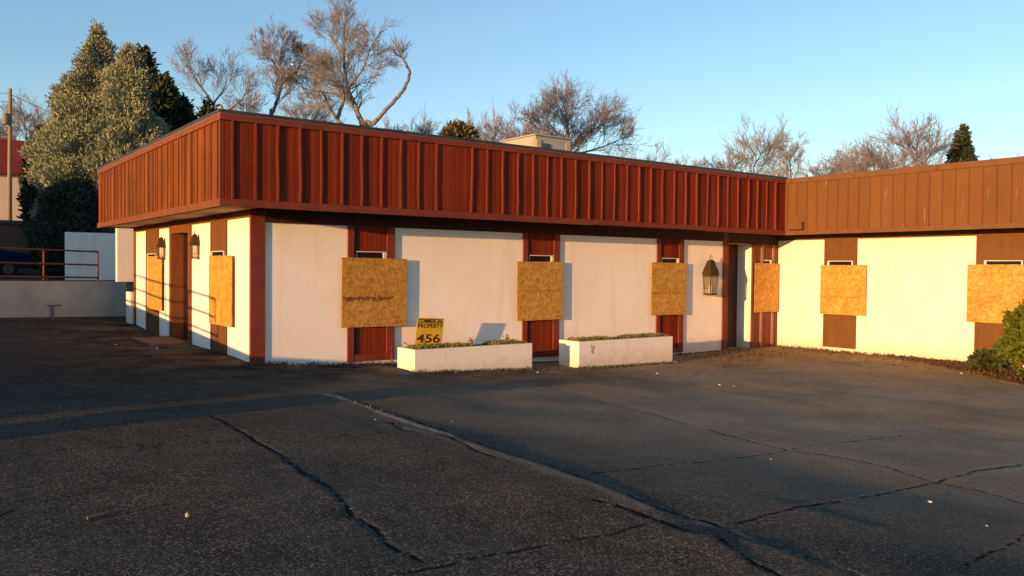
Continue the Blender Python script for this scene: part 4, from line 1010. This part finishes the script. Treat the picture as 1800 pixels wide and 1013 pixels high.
def car(loc, rz, label):
    e = empty('parked_car', loc, rz); tag(e, label, 'car')
    prof = [(-2.2, .35), (-2.22, .75), (-2.05, .92), (-1.35, 1.0), (-.75, 1.42), (.75, 1.45), (1.35, 1.02), (2.1, .88), (2.25, .7), (2.25, .35)]
    m = MB(); k = len(prof)
    for y, ins in ((-.86, 0), (-.80, 1), (.80, 1), (.86, 0)):
        pass
    n = 0
    for s, y in ((0, -.88), (1, .88)):
        for (x, z) in prof: m.v.append((x, y*(.80 if z > 1.1 else 1), z))
    m.f = [tuple(range(k))[::-1], tuple(range(k, 2*k))]+[(i, (i+1) % k, k+(i+1) % k, k+i) for i in range(k)]
    m.build('body', m_carblue, e, bevel=.04)
    for s in (-1, 1):
        y = s*.845
        for x0, x1, t0, t1 in ((-1.12, -.05, -.72, -.05), (.02, 1.12, .02, .70)):
            g_ = MB(); g_.poly([(x0, y*1.03, 1.03), (x1, y*1.03, 1.03), (t1, y*.90, 1.36), (t0, y*.90, 1.36)]); g_.build('side_window', m_glass, e)
    for x in (-1.4, 1.4):
        for s in (-1, 1):
            t = MB(); t.tube([(x, s*.74, .32), (x, s*.90, .32)], .32, 18); to = t.build('tyre', m_tyre, e)
            t = MB(); t.tube([(x, s*.895, .32), (x, s*.91, .32)], .19, 12); t.build('rim', m_chrome, to)
    for s in (-1, 1):
        t = MB(); t.box(2.24, s*.6-.15, .62, 2.27, s*.6+.15, .76); t.build('headlight', m_winframe, e)
    return e
pc = at_depth(10, 470, 30); car((pc.x-1.5, pc.y+.4, 1.24), .25, 'dark blue car parked behind the rusty railing')

# ------------------------------------------------------------------ planters
def planter(x0, x1, y0, y1, zt, label, seed):
    e = empty('planter', ((x0+x1)/2, (y0+y1)/2, -.3)); tag(e, label, 'planter', 'white stucco planters along the front wall'); loc = tuple(e.location)
    m = MB(); t = .10; zb = -.75
    m.prism([(x0, y0), (x1, y0), (x1, y0+t), (x0, y0+t)], zb, zt); m.prism([(x0, y1-t), (x1, y1-t), (x1, y1), (x0, y1)], zb, zt)
    m.prism([(x0, y0+t), (x0+t, y0+t), (x0+t, y1-t), (x0, y1-t)], zb, zt); m.prism([(x1-t, y0+t), (x1, y0+t), (x1, y1-t), (x1-t, y1-t)], zb, zt)
    fix(m.build('walls', m_planter, e), loc)
    m = MB(); m.prism([(x0+t, y0+t), (x1-t, y0+t), (x1-t, y1-t), (x0+t, y1-t)], zb, zt-.03); fix(m.build('soil', m_soil, e), loc)
    r_ = np.random.default_rng(seed); n = 2600
    den = r_.random(n)
    X_ = x0+t+(x1-x0-2*t)*r_.random(n); Y_ = y0+t+(y1-y0-2*t)*r_.random(n)
    keep = (np.sin(X_*3.1+seed)+np.sin(X_*7.7+seed*2)*.7+np.sin(X_*17)*.3+r_.normal(0, .5, n)) > (-.3 if seed == 2 else -.1)
    X_, Y_ = X_[keep], Y_[keep]
    Cn = np.stack([X_, Y_, np.full(len(X_), zt-.03)], 1)
    V, Fc = leaf_cloud(Cn, np.tile([0, 0, 1.], (len(Cn), 1)), 3, .075, .012, .22, .6, seed)
    o = np_mesh('weeds', V-np.array(loc), Fc, m_grass, e); o['kind'] = 'stuff'
    return e
pA = planter(7.66, 10.42, 13.38, 14.05, .205, 'long low white planter in front of the wall, with the yellow sign behind it', 1)
pB = planter(11.70, 14.62, 13.38, 14.05, .175, 'right-hand low white planter, greener with weeds, nearer the dark doorway', 2)
m = MB(); r_ = random.Random(4)
for (a0, b0, a1, b1) in ((.03,-.02,.06,-.22),(.06,-.22,.10,-.05),(.0,-.06,.13,-.10),(.02,-.16,.12,-.19),(.08,-.02,.13,-.14)):
    x, z = 12.02+a0, .12+b0; x2, z2 = 12.02+a1, .12+b1; L_ = math.hypot(x2-x, z2-z); ox, oz = (z2-z)/L_*.006, -(x2-x)/L_*.006
    m.poly([(x-ox, 13.377, z-oz), (x2-ox, 13.377, z2-oz), (x2+ox, 13.377, z2+oz), (x+ox, 13.377, z+oz)])
fix(m.build('scribble', mat('faded_marker', (.30, .27, .25), .8), pB), tuple(pB.location))
# dry weed beside the first planter
def stem_plant(loc, h_, n, name, label, m_, seed, cat='plant'):
    e = empty(name, loc); tag(e, label, cat); r_ = random.Random(seed); m = MB(); tips = []
    for i in range(n):
        a_ = r_.uniform(0, 6.28); l = h_*r_.uniform(.6, 1.1); s_ = r_.uniform(.15, .7)
        p1 = Vector((math.cos(a_)*s_*l*.4, math.sin(a_)*s_*l*.4, l*.6)); p2 = Vector((math.cos(a_)*s_*l, math.sin(a_)*s_*l, l)); m.tube([(0, 0, 0), p1, p2], [.005, .004, .002], 4); tips += [tuple(p1), tuple(p2)]
    m.build('stems', m_twig, e)
    V, Fc = leaf_cloud(np.array(tips), np.tile([0, 0, .4], (len(tips), 1)), 3, .04, .025, .5, seed=seed); np_mesh('leaves', V, Fc, m_, e)
    return e
stem_plant((7.78, 14.5, -.15), .40, 4, 'dry_weed', 'grey dry weed left of the yellow sign', m_litter, 5)
stem_plant((9.15, 13.75, .17), .14, 7, 'dry_weed', 'small dry brown weed in the middle of the left planter', m_litter, 6)
stem_plant((10.1, 13.8, .17), .2, 4, 'dry_weed', 'thin dead stalk at the right end of the left planter', m_litter, 7)

# ------------------------------------------------------------------ yellow sign
sg = empty('yard_sign', (8.62, 14.58, -.18)); tag(sg, 'yellow commercial property sign with dark lettering, behind the left planter', 'sign')
tilt = .10
m = MB(); m.box(-.315, -.004, .30, .315, .004, .90); pn = m.build('panel', m_yellow, sg); pn.rotation_euler = (tilt, .05, 0)
m = MB()
for x in (-.2, .2): m.tube([(x, .012, -.15), (x, .012, .55)], .005, 6)
st = m.build('wire_stakes', m_grey, sg); st.rotation_euler = (tilt, .05, 0)
def text(body, size, x, z, parent, sx=1.0, bold=.8):
    c = bpy.data.curves.new('lettering', 'FONT'); c.body = body; c.size = size; c.align_x = 'CENTER'; c.align_y = 'CENTER'; c.extrude = .0005; c.offset = .0025*size/.1*bold
    t = bpy.data.objects.new('tmp', c); COL.objects.link(t); bpy.context.view_layer.update()
    me = bpy.data.meshes.new_from_object(t.evaluated_get(bpy.context.evaluated_depsgraph_get())); bpy.data.objects.remove(t)
    me.name = 'lettering'; me.materials.clear(); me.materials.append(m_black)
    o = bpy.data.objects.new('lettering', me); COL.objects.link(o); o.parent = parent
    bb = [v.co.x for v in me.vertices]; wv = max(bb)-min(bb)
    o.scale = (sx/wv, 1, 1); o.rotation_euler = (math.pi/2, 0, 0); o.location = (x, -.0055, z); return o
text('COMMERCIAL', .12, 0, .835, pn, .59, 1.4); text('PROPERTY', .12, 0, .735, pn, .59, 1.0); text('456', .24, -.01, .47, pn, .56)

# ------------------------------------------------------------------ shrubs at the right
def shrub(loc, R_, Hh, n, m_, label, seed, size=.075, name='shrub'):
    e = empty(name, loc); tag(e, label, 'shrub'); r_ = np.random.default_rng(seed)
    d = r_.normal(0, 1, (n, 3)); d[:, 2] = np.abs(d[:, 2])*1.0-.25; d /= np.linalg.norm(d, axis=1)[:, None]
    lob = r_.normal(0, 1, (40, 3)); lob /= np.linalg.norm(lob, axis=1)[:, None]
    bump = np.exp((d@lob.T-1)*26).max(1)
    rad = (.83+.20*bump)*r_.choice([1, .93, .8, .65], n, p=[.5, .25, .15, .1])*r_.uniform(.96, 1.05, n)
    Cn = d*rad[:, None]*np.array([R_, R_, Hh*.62])+np.array([0, 0, Hh*.40]); Cn[:, 2] = np.maximum(Cn[:, 2], .02)
    V, Fc = leaf_cloud(Cn, d, 7, size, .035, .55, .2, seed); np_mesh('leaves', V, Fc, m_, e)
    ins = MB(); K = 14
    for i in range(8):
        ph = -.3+i*(1.85/7)
        for k in range(K):
            a_ = 6.283*k/K; ins.v.append((math.cos(a_)*math.cos(ph)*R_*.68, math.sin(a_)*math.cos(ph)*R_*.68, max(0, Hh*.40+math.sin(ph)*Hh*.42)))
    for i in range(7):
        for k in range(K): ins.f.append((i*K+k, i*K+(k+1) % K, (i+1)*K+(k+1) % K, (i+1)*K+k))
    ins.build('inner_twigs', m_laurel, e)
    st_ = MB()
    for i in range(9):
        a_ = i*.7; st_.tube([(0.05*math.cos(a_), .05*math.sin(a_), -.1), (R_*.5*math.cos(a_), R_*.5*math.sin(a_), Hh*.6)], [.03, .012], 5)
    st_.build('stems', m_twig, e)
    return e
shrub((18.98, 6.55, -.47), 1.34, 1.80, 4600, m_shrub, 'rounded bright green shrub at the right edge of the lot', 71)
shrub((19.75, 8.62, -.47), .27, .36, 260, m_laurel, 'small dark leafy plant at the foot of the right-wing wall', 72, .11, 'small_plant')
bed = MB(); bp_ = [(20.75, 11.6), (19.9, 10.0), (18.9, 8.6), (17.9, 7.4), (17.2, 6.2), (16.6, 4.5), (16.6, 2.0), (20.75, 2.0)]
bed.prism(bp_, -.8, -.44); o = bed.build('planting_bed', mat('bed_soil', (.13, .095, .045), 1, 1, 25, .3, 5)); o['kind'] = 'structure'

# ------------------------------------------------------------------ litter, stones
def scatter(name, label, n, fn, m_, size, seed, cat='leaves'):
    r_ = np.random.default_rng(seed); pts = []
    while len(pts) < n:
        x, y = fn(r_)
        pts.append((x, y, Gs(x, y)+.006))
    pts = np.array(pts); V, Fc = leaf_cloud(pts, np.tile([.0, 0, .1], (n, 1)), 1, size, .0, .8, .05, seed)
    V[:, 2] = np.maximum(V[:, 2], np.repeat(pts[:, 2], 5)-.002)
    o = np_mesh(name, V, Fc, m_); tag(o, label, cat, None, 'stuff'); return o
def near_corner(r_):
    k = r_.random()
    if k < .35: return r_.normal(17.6, 1.3), min(14.85, r_.normal(13.9, .7))
    if k < .6: return 20.7-abs(r_.normal(0, .5)), r_.uniform(7, 14.8)
    if k < .8: return r_.uniform(5.3, 18), 14.85-abs(r_.normal(0, .10))
    if k < .9: return r_.uniform(8, 15), 13.33-abs(r_.normal(0, .07))
    if k < .93: return r_.uniform(10, 20), r_.uniform(8, 14)
    c = ((15.5, 12.3), (18.2, 11.2), (13.8, 11.6), (19.0, 10.2), (16.8, 12.8))[r_.integers(5)]
    return c[0]+r_.normal(0, .45), c[1]+r_.normal(0, .14)
scatter('leaf_litter', 'dry brown leaves scattered along the foot of the walls', 4200, near_corner, m_litter, .036, 3)
def bedfn(r_):
    while True:
        x, y = r_.uniform(16.8, 20.7), r_.uniform(3.5, 11.5)
        if x > 17.2+(y-6.2)*.62: return x, y
o = scatter('bed_litter', 'dry grass and leaves on the planting bed', 4500, bedfn, m_litter, .045, 4)
o.location.z = .035
def grassfn(r_):
    k = r_.random()
    if k < .4: return 20.74-abs(r_.normal(0, .07)), r_.uniform(8, 14.8)
    if k < .7: return r_.uniform(11.6, 14.7), 13.36-abs(r_.normal(0, .03))
    if k < .8: return r_.uniform(7.6, 10.4), 13.36-abs(r_.normal(0, .02))
    return r_.uniform(5.2, 11.5), 14.90-abs(r_.normal(0, .03))
r_ = np.random.default_rng(8); pts = np.array([(lambda q: (q[0], q[1], Gs(*q)))(grassfn(r_)) for _ in range(850)])
V, Fc = leaf_cloud(pts, np.tile([0, 0, 1.], (len(pts), 1)), 4, .055, .012, .2, .4, 8); o = np_mesh('grass', V, Fc, m_grass); tag(o, 'tufts of grass and moss along the foot of the walls and planters', 'grass', None, 'stuff')
# grass in the pale joint
ln = world_line(PALE[0][0], .02, .012); rr = rng
pts = np.array([(p[0]+rng.normal(0, .02), p[1]+rng.normal(0, .02), Gs(p[0], p[1])-.01) for p in ln])
V, Fc = leaf_cloud(pts, np.tile([0, 0, 1.], (len(pts), 1)), 1, .022, .008, .2, .1, 9); o = np_mesh('dry_grass', V, Fc, leaf_mat('straw', (.34, .27, .17), (.2, .15, .09), 9)); tag(o, 'dry grass growing in the long pavement joint', 'grass', None, 'stuff')
def pebble(uv, s, m_, name, label, cat, flat=.6, grp=None):
    p = gpix(*uv); e = MB(); r_ = random.Random(int(uv[0])); K = 7
    for i in range(5):
        ph = -1.2+i*.6
        for k in range(K):
            a_ = 6.283*k/K; q = s*(1+r_.uniform(-.2, .2)); e.v.append((math.cos(a_)*math.cos(ph)*q, math.sin(a_)*math.cos(ph)*q, math.sin(ph)*q*flat))
    for i in range(4):
        for k in range(K): e.f.append((i*K+k, i*K+(k+1) % K, (i+1)*K+(k+1) % K, (i+1)*K+k))
    e.f.append(tuple(range(K))[::-1]); e.f.append(tuple(range(4*K, 5*K)))
    o = e.build(name, m_); o.location = (p.x, p.y, p.z+s*flat*.6); tag(o, label, cat, grp); return o
pebble((329, 909), .015, m_stone, 'stone', 'pale upright stone casting a long shadow in the lower left foreground', 'stone', 1.3)
PB = [(1637,690,.03,'white scrap on the asphalt at the right, well short of the shrub'), (1635,883,.028,'white scrap beside the long crack at the lower right'), (1265,677,.04,'white scrap near the leaf litter in front of the doorway'), (1290,679,.035,'pale scrap just right of another in front of the doorway'),
      (1735,925,.02,'tiny pale pebble at the lower right edge'), (660,738,.02,'tiny pale pebble left of the pale joint'), (1012,741,.02,'tiny pale pebble in the middle of the lot'), (795,741,.018,'tiny pale pebble just above the pale joint'),
      (203,606,.035,'white scrap on the dark asphalt at the far left'), (276,613,.045,'white scrap in front of the left doorway step'), (1155,657,.035,'white scrap in front of the right planter'), (1690,657,.05,'white stone beside the small dark plant'),
      (1355,808,.022,'tiny pale pebble at the crossing of two cracks'), (945,655,.03,'white scrap at the right end of the left planter'), (385,877,.012,'tiny pebble near the upright stone'), (1198,733,.018,'small pale pebble beside the thin diagonal crack')]
for u, v, s, lb in PB: pebble((u, v), s*.62, m_white if 'white' in lb else m_stone, 'litter_scrap' if 'scrap' in lb else 'pebble', lb, 'litter' if 'scrap' in lb else 'pebble', .4, 'small pale scraps and pebbles on the lot')
p = gpix(185, 908); m = MB(); m.tube([(-.11, -.02, .012), (0, .01, .016), (.12, .05, .013)], [.011, .013, .007], 6); o = m.build('twig', m_twig); o.location = p; tag(o, 'short brown twig lying on the asphalt in the lower left', 'twig')
# door step
m = MB(); m.box(4.25, 18.75, -.2, 5.10, 20.7, .055); o = m.build('door_step', mat('worn_step', (.17, .10, .06), .9, .5, 20, .25, 3), bevel=.01); tag(o, 'low weathered concrete step in front of the end-wall doorway', 'step')
